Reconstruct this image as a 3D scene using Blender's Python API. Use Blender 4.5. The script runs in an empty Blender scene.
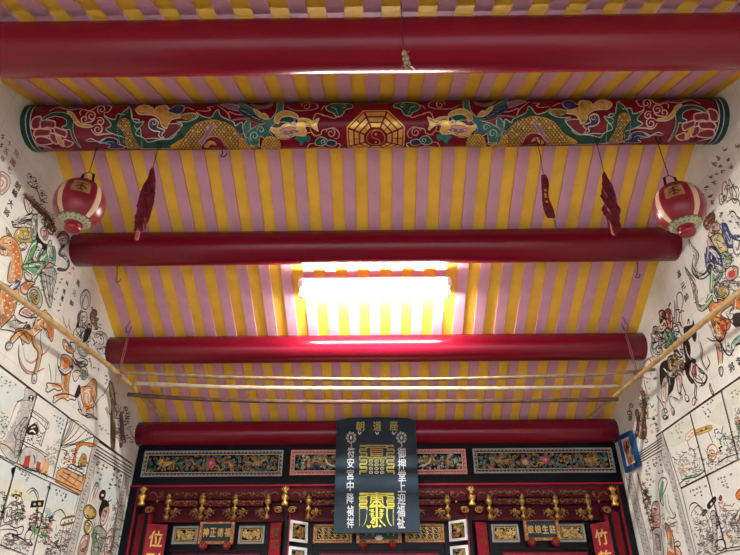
LAMP = 390; SKY = 5.3; EXPO = 0.1
import bpy, bmesh, math, random
from mathutils import Vector, Matrix
from mathutils.geometry import tessellate_polygon
SC = bpy.context.scene
COL = SC.collection
V = Vector
R_ = random.Random(7)

# ------------------------------------------------------------------ camera
FPX = 600.0
PITCH, YAW, ROLL = math.radians(30.75), math.radians(.52), .0045
CAM = V((0, 0, 1.5))
FW = V((-math.sin(YAW)*math.cos(PITCH), math.cos(YAW)*math.cos(PITCH), math.sin(PITCH)))
RT = FW.cross(V((0, 0, 1))).normalized(); UP = RT.cross(FW)
RT, UP = RT*math.cos(ROLL)-UP*math.sin(ROLL), UP*math.cos(ROLL)+RT*math.sin(ROLL)
def ray(px, py): return FW + RT*((px-370)/FPX) - UP*((py-277.5)/FPX)
def atY(px, py, Y):                       # where a photo pixel meets the vertical plane y = Y
    d = ray(px, py); return CAM + d*(Y/d.y)
def atX(px, py, X):
    d = ray(px, py); return CAM + d*(X/d.x)
def atCyl(px, py, cy, cz, r):             # where a photo pixel meets a horizontal round beam
    d = ray(px, py); oy, oz = CAM.y-cy, CAM.z-cz
    a = d.y*d.y+d.z*d.z; b = 2*(oy*d.y+oz*d.z); c = oy*oy+oz*oz-r*r
    q = b*b-4*a*c
    t = (-b-math.sqrt(q))/(2*a) if q > 0 else -b/(2*a)
    return CAM + d*t
cam = bpy.data.cameras.new('camera'); camo = bpy.data.objects.new('camera', cam); COL.objects.link(camo)
cam.sensor_fit = 'HORIZONTAL'; cam.sensor_width = 36; cam.lens = FPX*36/740; cam.clip_start = .05
camo.matrix_world = Matrix(((RT.x, UP.x, -FW.x, CAM.x), (RT.y, UP.y, -FW.y, CAM.y), (RT.z, UP.z, -FW.z, CAM.z), (0, 0, 0, 1)))
SC.camera = camo

# ------------------------------------------------------------------ materials
def srgb(r, g, b):
    f = lambda c: (c/255/12.92) if c/255 <= .04045 else ((c/255+.055)/1.055)**2.4
    return (f(r), f(g), f(b), 1)
MATS = {}
def mat(name, col, rough=.5, metal=0, var=.12, scale=8, bump=0, spec=.3, col2=None, emit=None, coat=0, stretch=None):
    if name in MATS: return MATS[name]
    m = bpy.data.materials.new(name); m.use_nodes = True; nt = m.node_tree; N = nt.nodes; L = nt.links
    b = N['Principled BSDF']
    b.inputs['Roughness'].default_value = rough; b.inputs['Metallic'].default_value = metal
    b.inputs['Specular IOR Level'].default_value = spec; b.inputs['Coat Weight'].default_value = coat
    if emit:
        b.inputs['Emission Color'].default_value = emit[0]; b.inputs['Emission Strength'].default_value = emit[1]
    tc = N.new('ShaderNodeTexCoord'); no = N.new('ShaderNodeTexNoise')
    no.inputs['Scale'].default_value = scale; no.inputs['Detail'].default_value = 5
    src = tc.outputs['Object']
    if stretch:
        mp = N.new('ShaderNodeMapping'); mp.inputs['Scale'].default_value = stretch; L.new(src, mp.inputs['Vector']); src = mp.outputs['Vector']
    L.new(src, no.inputs['Vector'])
    mx = N.new('ShaderNodeMix'); mx.data_type = 'RGBA'
    c2 = col2 or tuple(c*(1-var*2.2) for c in col[:3])+(1,)
    mx.inputs['A'].default_value = c2; mx.inputs['B'].default_value = col
    rp = N.new('ShaderNodeMapRange'); rp.inputs['From Min'].default_value = .3; rp.inputs['From Max'].default_value = .62
    L.new(no.outputs['Fac'], rp.inputs['Value']); L.new(rp.outputs['Result'], mx.inputs['Factor'])
    L.new(mx.outputs['Result'], b.inputs['Base Color'])
    if bump:
        bp = N.new('ShaderNodeBump'); bp.inputs['Strength'].default_value = bump; bp.inputs['Distance'].default_value = .01
        L.new(no.outputs['Fac'], bp.inputs['Height']); L.new(bp.outputs['Normal'], b.inputs['Normal'])
    MATS[name] = m; return m
M = {}
M['red'] = mat('red_lacquer', (.175, .0025, .016, 1), .25, var=.1, scale=3, bump=.05, stretch=(.35, 4, 4))
M['yellow'] = mat('yellow_paint', (.88, .53, .06, 1), .62, var=.08, scale=5)
M['pink'] = mat('pink_paint', (.62, .33, .43, 1), .6, var=.07, scale=6)
M['black'] = mat('black_lacquer', (.0035, .0042, .0085, 1), .34, var=.2, scale=4, spec=.16)
M['maroon'] = mat('maroon_paint', (.085, .003, .012, 1), .45, var=.2, scale=10, spec=.15)
M['redboard'] = mat('red_board_paint', (.30, .008, .024, 1), .45, var=.1, scale=6, spec=.2)
M['darkred'] = mat('dark_red_paint', (.17, .004, .014, 1), .5, var=.12, scale=6, spec=.15)
M['gold'] = mat('gilding', (.83, .50, .13, 1), .38, metal=.75, var=.3, scale=40)
M['goldmid'] = mat('dim_gilding', (.42, .24, .065, 1), .42, metal=.6, var=.35, scale=45)
M['goldpaint'] = mat('gold_paint', (.80, .50, .12, 1), .45, metal=.15, var=.18, scale=60)
M['tan'] = mat('tan_gilding', (.46, .28, .10, 1), .5, metal=.2, var=.3, scale=50)
M['palegilt'] = mat('pale_gilding', (.78, .55, .22, 1), .45, metal=.25, var=.2, scale=60)
M['darkgold'] = mat('dark_gilding', (.27, .13, .045, 1), .5, metal=.4, var=.35, scale=50)  # darker gilding for bracket scrollwork, foliage and faint lettering
M['brownframe'] = mat('gilt_brown_carving', (.55, .25, .10, 1), .5, metal=.25, var=.3, scale=60)
M['navyboard'] = mat('dark_blue_lacquer', (.010, .035, .055, 1), .4, var=.2)
M['slate'] = mat('blue_black_lacquer', (.014, .032, .052, 1), .3, var=.25, scale=3)
M['white'] = mat('white_paint', (.80, .78, .74, 1), .5, var=.05)
M['grey'] = mat('grey_paint', (.34, .33, .31, 1), .5, var=.1)
M['silver'] = mat('white_lettering', (.60, .63, .66, 1), .4, var=.25, scale=90)
M['lime'] = mat('yellow_green_lettering', (.72, .68, .08, 1), .4, var=.2, scale=60)
M['palegold'] = mat('dull_yellow_lettering', (.45, .40, .10, 1), .45, var=.3, scale=70)
M['blue'] = mat('blue_paint', (.04, .10, .26, 1), .45, var=.15)
M['darkblue'] = mat('dark_blue_paint', (.018, .04, .11, 1), .45, var=.2)
M['brightblue'] = mat('bright_blue_paint', (.012, .075, .25, 1), .4, var=.1)
M['teal'] = mat('teal_paint', (.035, .17, .15, 1), .5, var=.25, scale=30)
M['darkgreen'] = mat('dark_green_paint', (.007, .075, .052, 1), .45, var=.25, scale=25)
M['navy'] = mat('navy_paint', (.012, .016, .10, 1), .45, var=.2)
M['palepink'] = mat('pale_pink_paint', (.62, .30, .30, 1), .5, var=.1)
M['rose'] = mat('rose_paint', (.50, .10, .12, 1), .5, var=.15)
M['linepink'] = mat('line_pink_paint', (.78, .46, .42, 1), .5, var=.08)
M['petal'] = mat('petal_red_paint', (.20, .022, .035, 1), .5, var=.15)
M['salmon'] = mat('salmon_paint', (.68, .33, .25, 1), .5, var=.1)
M['ochre'] = mat('ochre_paint', (.62, .36, .06, 1), .45, var=.2, scale=30)
M['goldleaf'] = mat('gold_leaf_paint', (.85, .56, .16, 1), .3, metal=.7, var=.15, scale=30)
M['cream'] = mat('cream_paint', (.74, .66, .50, 1), .45, var=.1)
M['drybamboo'] = mat('dry_bamboo', (.36, .25, .14, 1), .45, var=.2, scale=16)
M['bamboo'] = mat('bamboo', (.56, .39, .17, 1), .42, var=.16, scale=18, stretch=(1, 1, 1))
M['palebamboo'] = mat('pale_bamboo', (.50, .41, .28, 1), .42, var=.14, scale=14)
M['darkbamboo'] = mat('dark_bamboo', (.14, .075, .05, 1), .5, var=.25, scale=14)
M['iron'] = mat('dark_iron', (.03, .022, .02, 1), .5, metal=.4)
M['string'] = mat('pink_string', (.42, .13, .15, 1), .8)
M['cloth'] = mat('dark_red_cloth', (.16, .008, .02, 1), .8, var=.3, scale=25)
M['cloth2'] = mat('red_cloth_tail', (.50, .10, .10, 1), .75, var=.25, scale=25)
M['straw'] = mat('dry_straw', (.42, .36, .22, 1), .85, var=.4, scale=60)
M['plaster'] = None
M['lampwhite'] = mat('white_enamel', (.8, .8, .8, 1), .4, var=.02)
# paints of the wall pictures
for n, c in dict(ink=(.022, .020, .022), inkgrey=(.22, .21, .20), wash=(.50, .49, .46), worange=(.74, .25, .06), wlorange=(.82, .47, .22), wgreen=(.18, .47, .22), wpale=(.50, .64, .50),
                 wblue=(.05, .10, .38), wsky=(.50, .66, .70), wred=(.62, .07, .05), wpink=(.72, .42, .36), wbrown=(.22, .12, .06), wyellow=(.72, .55, .14),
                 wgold=(.55, .40, .12), wpurple=(.22, .14, .28), wwhite=(.85, .865, .80), tsky=(.72, .82, .80), tgreen=(.76, .81, .70), tgrey=(.66, .66, .61), olive=(.24, .19, .10), wteal=(.10, .32, .27), wlgrey=(.62, .62, .58)).items():
    M[n] = mat('glaze_'+{'ink': 'black', 'inkgrey': 'grey', 'wash': 'pale_grey', 'worange': 'orange', 'wlorange': 'light_orange', 'wgreen': 'green', 'wpale': 'pale_green', 'wblue': 'blue',
                         'wsky': 'sky_blue', 'wred': 'red', 'wpink': 'pink', 'wbrown': 'brown', 'wyellow': 'yellow', 'wgold': 'gold', 'wpurple': 'purple', 'wwhite': 'white', 'tsky': 'washed_sky', 'tgreen': 'washed_green', 'tgrey': 'washed_grey', 'olive': 'olive', 'wteal': 'teal', 'wlgrey': 'light_grey'}[n],
               c+(1,), .35, var=(.03 if n in ('wwhite', 'tsky', 'tgreen') else .14), scale=14)

# ------------------------------------------------------------------ mesh builder
class MB:
    def __init__(s): s.v = []; s.f = []; s.m = []; s.mats = []; s.sm = []
    def mi(s, m):
        if m not in s.mats: s.mats.append(m)
        return s.mats.index(m)
    def add(s, vs, fs, m, smooth=False):
        o = len(s.v); k = s.mi(m); s.v += [V(p) for p in vs]
        for f in fs: s.f.append(tuple(i+o for i in f)); s.m.append(k); s.sm.append(smooth)
        return s
    def box(s, lo, hi, m, bev=0):
        (a, b, c), (d, e, f) = lo, hi
        return s.hexa([(a, b, c), (d, b, c), (d, e, c), (a, e, c), (a, b, f), (d, b, f), (d, e, f), (a, e, f)], m, bev)
    def hexa(s, p, m, bev=0):              # bottom loop of four, top loop of four
        F = [(3, 2, 1, 0), (4, 5, 6, 7), (0, 1, 5, 4), (1, 2, 6, 5), (2, 3, 7, 6), (3, 0, 4, 7)]
        if not bev: return s.add(p, F, m)
        bm = bmesh.new(); vv = [bm.verts.new(q) for q in p]
        for f in F: bm.faces.new([vv[i] for i in f])
        bmesh.ops.bevel(bm, geom=bm.edges[:], offset=bev, segments=2, affect='EDGES', profile=.6)
        bm.verts.index_update()
        s.add([v.co.copy() for v in bm.verts], [[v.index for v in f.verts] for f in bm.faces], m); bm.free(); return s
    def slab(s, quad, t, m, bev=0):        # a front quad (counter-clockwise as seen) given thickness t away from the viewer side
        a, b, c, d = [V(q) for q in quad]; n = (b-a).cross(d-a).normalized()
        return s.hexa([a-n*t, b-n*t, c-n*t, d-n*t, a, b, c, d], m, bev)
    def tube(s, pts, r, m, seg=8, cap=True, smooth=True):
        pts = [V(p) for p in pts]; n = len(pts); rs = r if isinstance(r, (list, tuple)) else [r]*n
        vs = []; up = None
        for i, p in enumerate(pts):
            t = (pts[min(i+1, n-1)]-pts[max(i-1, 0)]); t = t.normalized() if t.length > 1e-9 else V((0, 0, 1))
            if up is None: up = t.orthogonal().normalized()
            up = (up-t*up.dot(t)); up = up.normalized() if up.length > 1e-6 else t.orthogonal().normalized()
            w = t.cross(up)
            for k in range(seg):
                a = 2*math.pi*k/seg; vs.append(p+(up*math.cos(a)+w*math.sin(a))*rs[i])
        fs = [(i*seg+k, i*seg+(k+1) % seg, (i+1)*seg+(k+1) % seg, (i+1)*seg+k) for i in range(n-1) for k in range(seg)]
        s.add(vs, fs, m, smooth)
        if cap:
            s.add(vs[:seg], [tuple(range(seg))[::-1]], m); s.add(vs[-seg:], [tuple(range(seg))], m)
        return s
    def lathe(s, prof, o, m, axis=V((0, 0, 1)), seg=16, mfun=None, smooth=True, a0=0, a1=2*math.pi):
        axis = axis.normalized(); u = axis.orthogonal().normalized(); w = axis.cross(u); o = V(o)
        if abs(axis.z) > .99: u, w = V((1, 0, 0)), V((0, 1, 0))
        full = abs(a1-a0-2*math.pi) < 1e-6; ns = seg if full else seg+1
        vs = [o+axis*h+(u*math.cos(a0+(a1-a0)*k/seg)+w*math.sin(a0+(a1-a0)*k/seg))*r for r, h in prof for k in range(ns)]
        for i in range(len(prof)-1):
            for k in range(seg):
                q = (k+1) % ns
                f = (i*ns+k, i*ns+q, (i+1)*ns+q, (i+1)*ns+k)
                s.add([vs[j] for j in f], [(0, 1, 2, 3)], mfun(i, k) if mfun else m, smooth)
        return s
    def poly(s, pts, m):                   # flat filled outline
        pts = [V(p) for p in pts]
        for t in tessellate_polygon([pts]): s.add([pts[i] for i in t], [(0, 1, 2)], m)
        return s
    def ribbon(s, pts, w, n, m, taper=True):   # painted stroke; n = surface normal or function(point)
        pts = [V(p) for p in pts]; k = len(pts); vs = []
        if k < 2: return s
        for i, p in enumerate(pts):
            t = pts[min(i+1, k-1)]-pts[max(i-1, 0)]
            nn = n(p) if callable(n) else n
            sd = t.cross(nn); sd = sd.normalized() if sd.length > 1e-9 else V((0, 0, 0))
            e = w*.5
            if taper: e *= (.45+.55*math.sin(math.pi*min(max((i+.4)/(k-.2), 0), 1)))
            vs += [p+sd*e, p-sd*e]
        return s.add(vs, [(2*i, 2*i+1, 2*i+3, 2*i+2) for i in range(k-1)], m)
    def build(s, name, parent=None, origin=None):
        me = bpy.data.meshes.new(name)
        if parent is not None: o0 = parent['_o'] if '_o' in parent else (0, 0, 0); o0 = V(o0)
        else:
            if origin is None:
                xs = [v.x for v in s.v]; ys = [v.y for v in s.v]; zs = [v.z for v in s.v]
                origin = ((min(xs)+max(xs))/2, (min(ys)+max(ys))/2, min(zs))
            o0 = V(origin)
        me.from_pydata([v-o0 for v in s.v], [], s.f)
        for mm in s.mats: me.materials.append(M[mm] if isinstance(mm, str) else mm)
        me.polygons.foreach_set('material_index', s.m); me.polygons.foreach_set('use_smooth', s.sm)
        bm = bmesh.new(); bm.from_mesh(me); bmesh.ops.remove_doubles(bm, verts=bm.verts[:], dist=1e-6); bm.to_mesh(me); bm.free()
        me.update()
        o = bpy.data.objects.new(name, me); COL.objects.link(o)
        if parent is not None: o.parent = parent; ORG[o.name] = ORG[parent.name]
        else: o.location = o0; ORG[o.name] = o0.copy()
        return o
ORG = {}
_build = MB.build
def _b2(s, name, parent=None, origin=None):
    if parent is None: return _build(s, name, None, origin)
    # parent at its own origin without rotation: child verts go into the root's space
    class P(dict): pass
    o0 = ORG[parent.name]
    for i, v in enumerate(s.v): s.v[i] = v-o0
    me = bpy.data.meshes.new(name); me.from_pydata(s.v, [], s.f)
    for mm in s.mats: me.materials.append(M[mm] if isinstance(mm, str) else mm)
    me.polygons.foreach_set('material_index', s.m); me.polygons.foreach_set('use_smooth', s.sm)
    bm = bmesh.new(); bm.from_mesh(me); bmesh.ops.remove_doubles(bm, verts=bm.verts[:], dist=1e-6); bm.to_mesh(me); bm.free(); me.update()
    o = bpy.data.objects.new(name, me); COL.objects.link(o); o.parent = parent; ORG[o.name] = o0
    return o
MB.build = _b2
def tag(o, label=None, cat=None, group=None, kind=None):
    if label: o['label'] = label
    if cat: o['category'] = cat
    if group: o['group'] = group
    if kind: o['kind'] = kind
    return o
def thing(name, loc, label, cat, group=None):
    o = bpy.data.objects.new(name, None); COL.objects.link(o); o.location = loc; o.empty_display_size = .05
    ORG[o.name] = V(loc); return tag(o, label, cat, group)
def dup(root, loc, label=None):
    def cp(o, par):
        c = o.copy(); COL.objects.link(c)
        if par is not None: c.parent = par
        for ch in list(o.children): cp(ch, c)
        return c
    r = cp(root, None); r.location = loc; ORG[r.name] = V(loc)
    if label: r['label'] = label
    return r
def smooth_pts(pts, n=4, closed=False):    # Catmull-Rom
    pts = [V(p) for p in pts]
    if len(pts) < 3: return pts
    out = []; k = len(pts)
    g = (lambda i: pts[i % k]) if closed else (lambda i: pts[min(max(i, 0), k-1)])
    for i in range(k if closed else k-1):
        a, b, c, d = g(i-1), g(i), g(i+1), g(i+2)
        for j in range(n):
            t = j/n
            out.append(.5*((2*b)+(c-a)*t+(2*a-5*b+4*c-d)*t*t+(3*b-a-3*c+d)*t**3))
    if not closed: out.append(pts[-1])
    return out
def glyph(mb, ch, centre, right, up, w, h, m, lift=.002, fat=.022):   # one written character as a flat mesh filling w x h
    c = bpy.data.curves.new('glyph', 'FONT'); c.body = ch; c.resolution_u = 2
    o = bpy.data.objects.new('glyph', c); COL.objects.link(o)
    dg = bpy.context.evaluated_depsgraph_get(); me = bpy.data.meshes.new_from_object(o.evaluated_get(dg))
    bpy.data.objects.remove(o); bpy.data.curves.remove(c)
    vs = [v.co.copy() for v in me.vertices]; fs = [tuple(p.vertices) for p in me.polygons]; bpy.data.meshes.remove(me)
    if not vs: return
    x0, x1 = min(v.x for v in vs), max(v.x for v in vs); y0, y1 = min(v.y for v in vs), max(v.y for v in vs)
    right = V(right).normalized(); up = V(up).normalized(); nn = right.cross(up); centre = V(centre)
    sx = w/max(x1-x0, 1e-6); sy = h/max(y1-y0, 1e-6)
    for j, (dx, dy) in enumerate(((0, 0), (fat, 0), (-fat, 0), (0, fat*.7), (0, -fat*.7))):      # brush weight: the same glyph laid down a hair to each side
        mb.add([centre+right*((v.x-(x0+x1)/2)*sx+dx*w)+up*((v.y-(y0+y1)/2)*sy+dy*h)+nn*(lift+j*2e-5) for v in vs], fs, m)
# ------------------------------------------------------------------ room shell
W = 2.4; YB = 6.75; YF = -1.3; SLOPE = .467; YR, ZR = 3.07, 4.774
def ceilz(y): return ZR-SLOPE*abs(y-YR)
def wall_material():
    m = bpy.data.materials.new('glazed_wall_tile'); m.use_nodes = True; nt = m.node_tree; N, L = nt.nodes, nt.links
    b = N['Principled BSDF']; b.inputs['Roughness'].default_value = .45
    tc = N.new('ShaderNodeTexCoord'); mp = N.new('ShaderNodeMapping'); mp.inputs['Rotation'].default_value = (0, math.pi/2, math.pi/2)
    sp = N.new('ShaderNodeSeparateXYZ'); cb = N.new('ShaderNodeCombineXYZ')
    L.new(tc.outputs['Object'], sp.inputs[0]); L.new(sp.outputs['Y'], cb.inputs['X']); L.new(sp.outputs['Z'], cb.inputs['Y'])
    br = N.new('ShaderNodeTexBrick'); br.offset = 0; br.inputs['Scale'].default_value = 1
    br.inputs['Brick Width'].default_value = .255; br.inputs['Row Height'].default_value = .255; br.inputs['Mortar Size'].default_value = .0022
    br.inputs['Color1'].default_value = (.85, .865, .80, 1); br.inputs['Color2'].default_value = (.83, .845, .78, 1); br.inputs['Mortar'].default_value = (.68, .66, .60, 1)
    L.new(cb.outputs[0], br.inputs['Vector'])
    no = N.new('ShaderNodeTexNoise'); no.inputs['Scale'].default_value = 3.5; no.inputs['Detail'].default_value = 6; L.new(tc.outputs['Object'], no.inputs['Vector'])
    mx = N.new('ShaderNodeMix'); mx.data_type = 'RGBA'; mx.blend_type = 'MULTIPLY'; mx.inputs['Factor'].default_value = .35
    L.new(br.outputs['Color'], mx.inputs['A']); L.new(no.outputs['Fac'], mx.inputs['B']); 
    hs = N.new('ShaderNodeHueSaturation'); hs.inputs['Value'].default_value = 1.18
    L.new(mx.outputs['Result'], hs.inputs['Color']); L.new(hs.outputs['Color'], b.inputs['Base Color'])
    return m
M['walltile'] = wall_material()
M['floortile'] = mat('terracotta_floor', (.30, .17, .12, 1), .5, var=.2, scale=3)
M['court'] = mat('granite_paving', (.45, .43, .40, 1), .7, var=.15, scale=4)
def side_wall(sx, name):
    prof = [(YF, 0), (YB, 0), (YB, ceilz(YB)+.10), (YR, ZR+.10), (YF, ceilz(YF)+.10)]
    a = [V((sx*W, y, z)) for y, z in prof]; b = [V((sx*(W+.2), y, z)) for y, z in prof]
    mb = MB(); n = len(a)
    F = [tuple(range(n)) if sx < 0 else tuple(range(n))[::-1], tuple(range(n, 2*n))[::-1] if sx < 0 else tuple(range(n, 2*n))]
    F += [(i, i+n, (i+1) % n+n, (i+1) % n) if sx < 0 else (i, (i+1) % n, (i+1) % n+n, i+n) for i in range(n)]
    mb.add(a+b, F, 'walltile')
    tag(mb.build(name, origin=(0, 0, 0)), kind='structure')
side_wall(-1, 'wall_left'); side_wall(1, 'wall_right')
tag(MB().box((-W-.2, YB, 0), (W+.2, YB+.2, ceilz(YB)+.1), 'walltile').build('wall_back', origin=(0, 0, 0)), kind='structure')
tag(MB().box((-W-.2, YF, -.15), (W+.2, YB+.2, 0), 'floortile').build('floor', origin=(0, 0, 0)), kind='structure')
tag(MB().box((-5, -8, -.35), (5, YF, -.15), 'court').build('floor_courtyard', origin=(0, 0, 0)), kind='structure')
mb = MB(); T = .05
for y0, y1 in ((YF, YR), (YR, YB+.2)):
    z0, z1 = ceilz(y0), ceilz(y1)
    mb.hexa([(-W-.2, y0, z0), (W+.2, y0, z0), (W+.2, y1, z1), (-W-.2, y1, z1), (-W-.2, y0, z0+T), (W+.2, y0, z0+T), (W+.2, y1, z1+T), (-W-.2, y1, z1+T)], 'yellow')
tag(mb.build('ceiling', origin=(0, 0, 0)), kind='structure')

# rafters: one pink batten between each pair of yellow strips, on both slopes
PITCHX = .188; RW = .0455; RD = .016
def rafter_mesh(x, ya, yb):
    mb = MB(); s = 1 if yb > YR+.5 else -1
    n = V((0, s*SLOPE, 1)).normalized()
    za, zb = ceilz(ya), ceilz(yb)
    A, B = V((x, ya, za)), V((x, yb, zb)); d = (B-A).normalized()
    p = []
    for q in (A, B): p.append((q, q-n*RD))
    X = V((RW, 0, 0)); 
    mb.hexa([p[0][1]-X, p[0][1]+X, p[1][1]+X, p[1][1]-X, p[0][0]-X, p[0][0]+X, p[1][0]+X, p[1][0]-X], 'pink', .003)
    return mb
rear = rafter_mesh(0, YR+.01, YB-.01).build('rafter'); front = rafter_mesh(0, YF+.02, YR-.01).build('rafter')
for root, lab, grp in ((rear, 'pink rafter on the ceiling slope falling toward the altar, between two yellow strips', 'pink rafters of the rear slope'),
                       (front, 'pink rafter on the ceiling slope rising from the viewer to the painted ridge beam', 'pink rafters of the front slope')):
    tag(root, lab, 'rafter', grp)
    for k in range(-12, 13):
        if k == 0: continue
        c = root.copy(); COL.objects.link(c); c.location = root.location+V((k*PITCHX, 0, 0)); ORG[c.name] = c.location.copy()

# ------------------------------------------------------------------ round beams
BEAM = {'P1': (2.03, 4.083, .137), 'P2': (3.075, 4.576, .159), 'P3': (4.024, 4.179, .137), 'P4': (4.993, 3.723, .1235), 'P5': (6.012, 3.254, .119)}
def beam(key, label, m='red', name='roof_beam', L=W):
    y, z, r = BEAM[key]; rr = random.Random(key)
    mb = MB(); n = 25
    pts = []; rs = []
    for i in range(n):
        x = -L+2*L*i/(n-1); pts.append((x, y+.0, z)); rs.append(r*(1+rr.uniform(-.006, .006)*(key != 'P2')))
    mb.tube(pts, rs, m, seg=40)
    o = mb.build(name, origin=(0, y, z-r)); return tag(o, label, 'roof beam', 'red round roof beams')
beam('P1', 'thick red round roof beam nearest the viewer, running across the very top')
beam('P3', 'red round roof beam just above the glowing lamp, level with the lanterns')
beam('P4', 'red round roof beam just below the lamp, its top lit bright red')
beam('P5', 'lowest red round roof beam, directly above the carved altar screen')

# ------------------------------------------------------------------ fluorescent lamp
M['tube'] = mat('lit_lamp_glass', (.9, .9, .9, 1), .3, var=0, emit=((1, .985, .90, 1), LAMP))
lc = atY(377.5, 289, 4.42); lc.x = 0
nrm = V((0, -SLOPE, -1)).normalized(); dn = V((0, 1, -SLOPE)).normalized()
lamp = thing('ceiling_lamp', lc, 'glowing twin tube fluorescent lamp fixed under the striped ceiling', 'lamp')
mb = MB(); a = lc-nrm*.045
def obox(mb, c, ex, ey, ez, m, bev=.003):
    c, ex, ey, ez = V(c), V(ex), V(ey), V(ez)
    return mb.hexa([c-ex-ey-ez, c+ex-ey-ez, c+ex+ey-ez, c-ex+ey-ez, c-ex-ey+ez, c+ex-ey+ez, c+ex+ey+ez, c-ex+ey+ez], m, bev)
obox(mb, a, V((.64, 0, 0)), dn*.088, nrm*.012, 'lampwhite').build('housing', lamp)
for s in (-1, 1):
    MB().tube([lc+dn*(.06*s)+V((-.60, 0, 0)), lc+dn*(.06*s)+V((.60, 0, 0))], .014, 'tube', seg=12).build('tube', lamp)
    for t in (-1, 1):
        mb = MB(); obox(mb, lc+V((t*.625, 0, 0))+dn*(.06*s)-nrm*.004, V((.02, 0, 0)), dn*.018, nrm*.03, 'lampwhite')
        mb.build('tube_holder', lamp)
for t in (-.45, .45): MB().tube([a+V((t, 0, 0)), a+V((t, 0, 0))-nrm*.05], .006, 'lampwhite').build('hanger', lamp)
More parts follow.
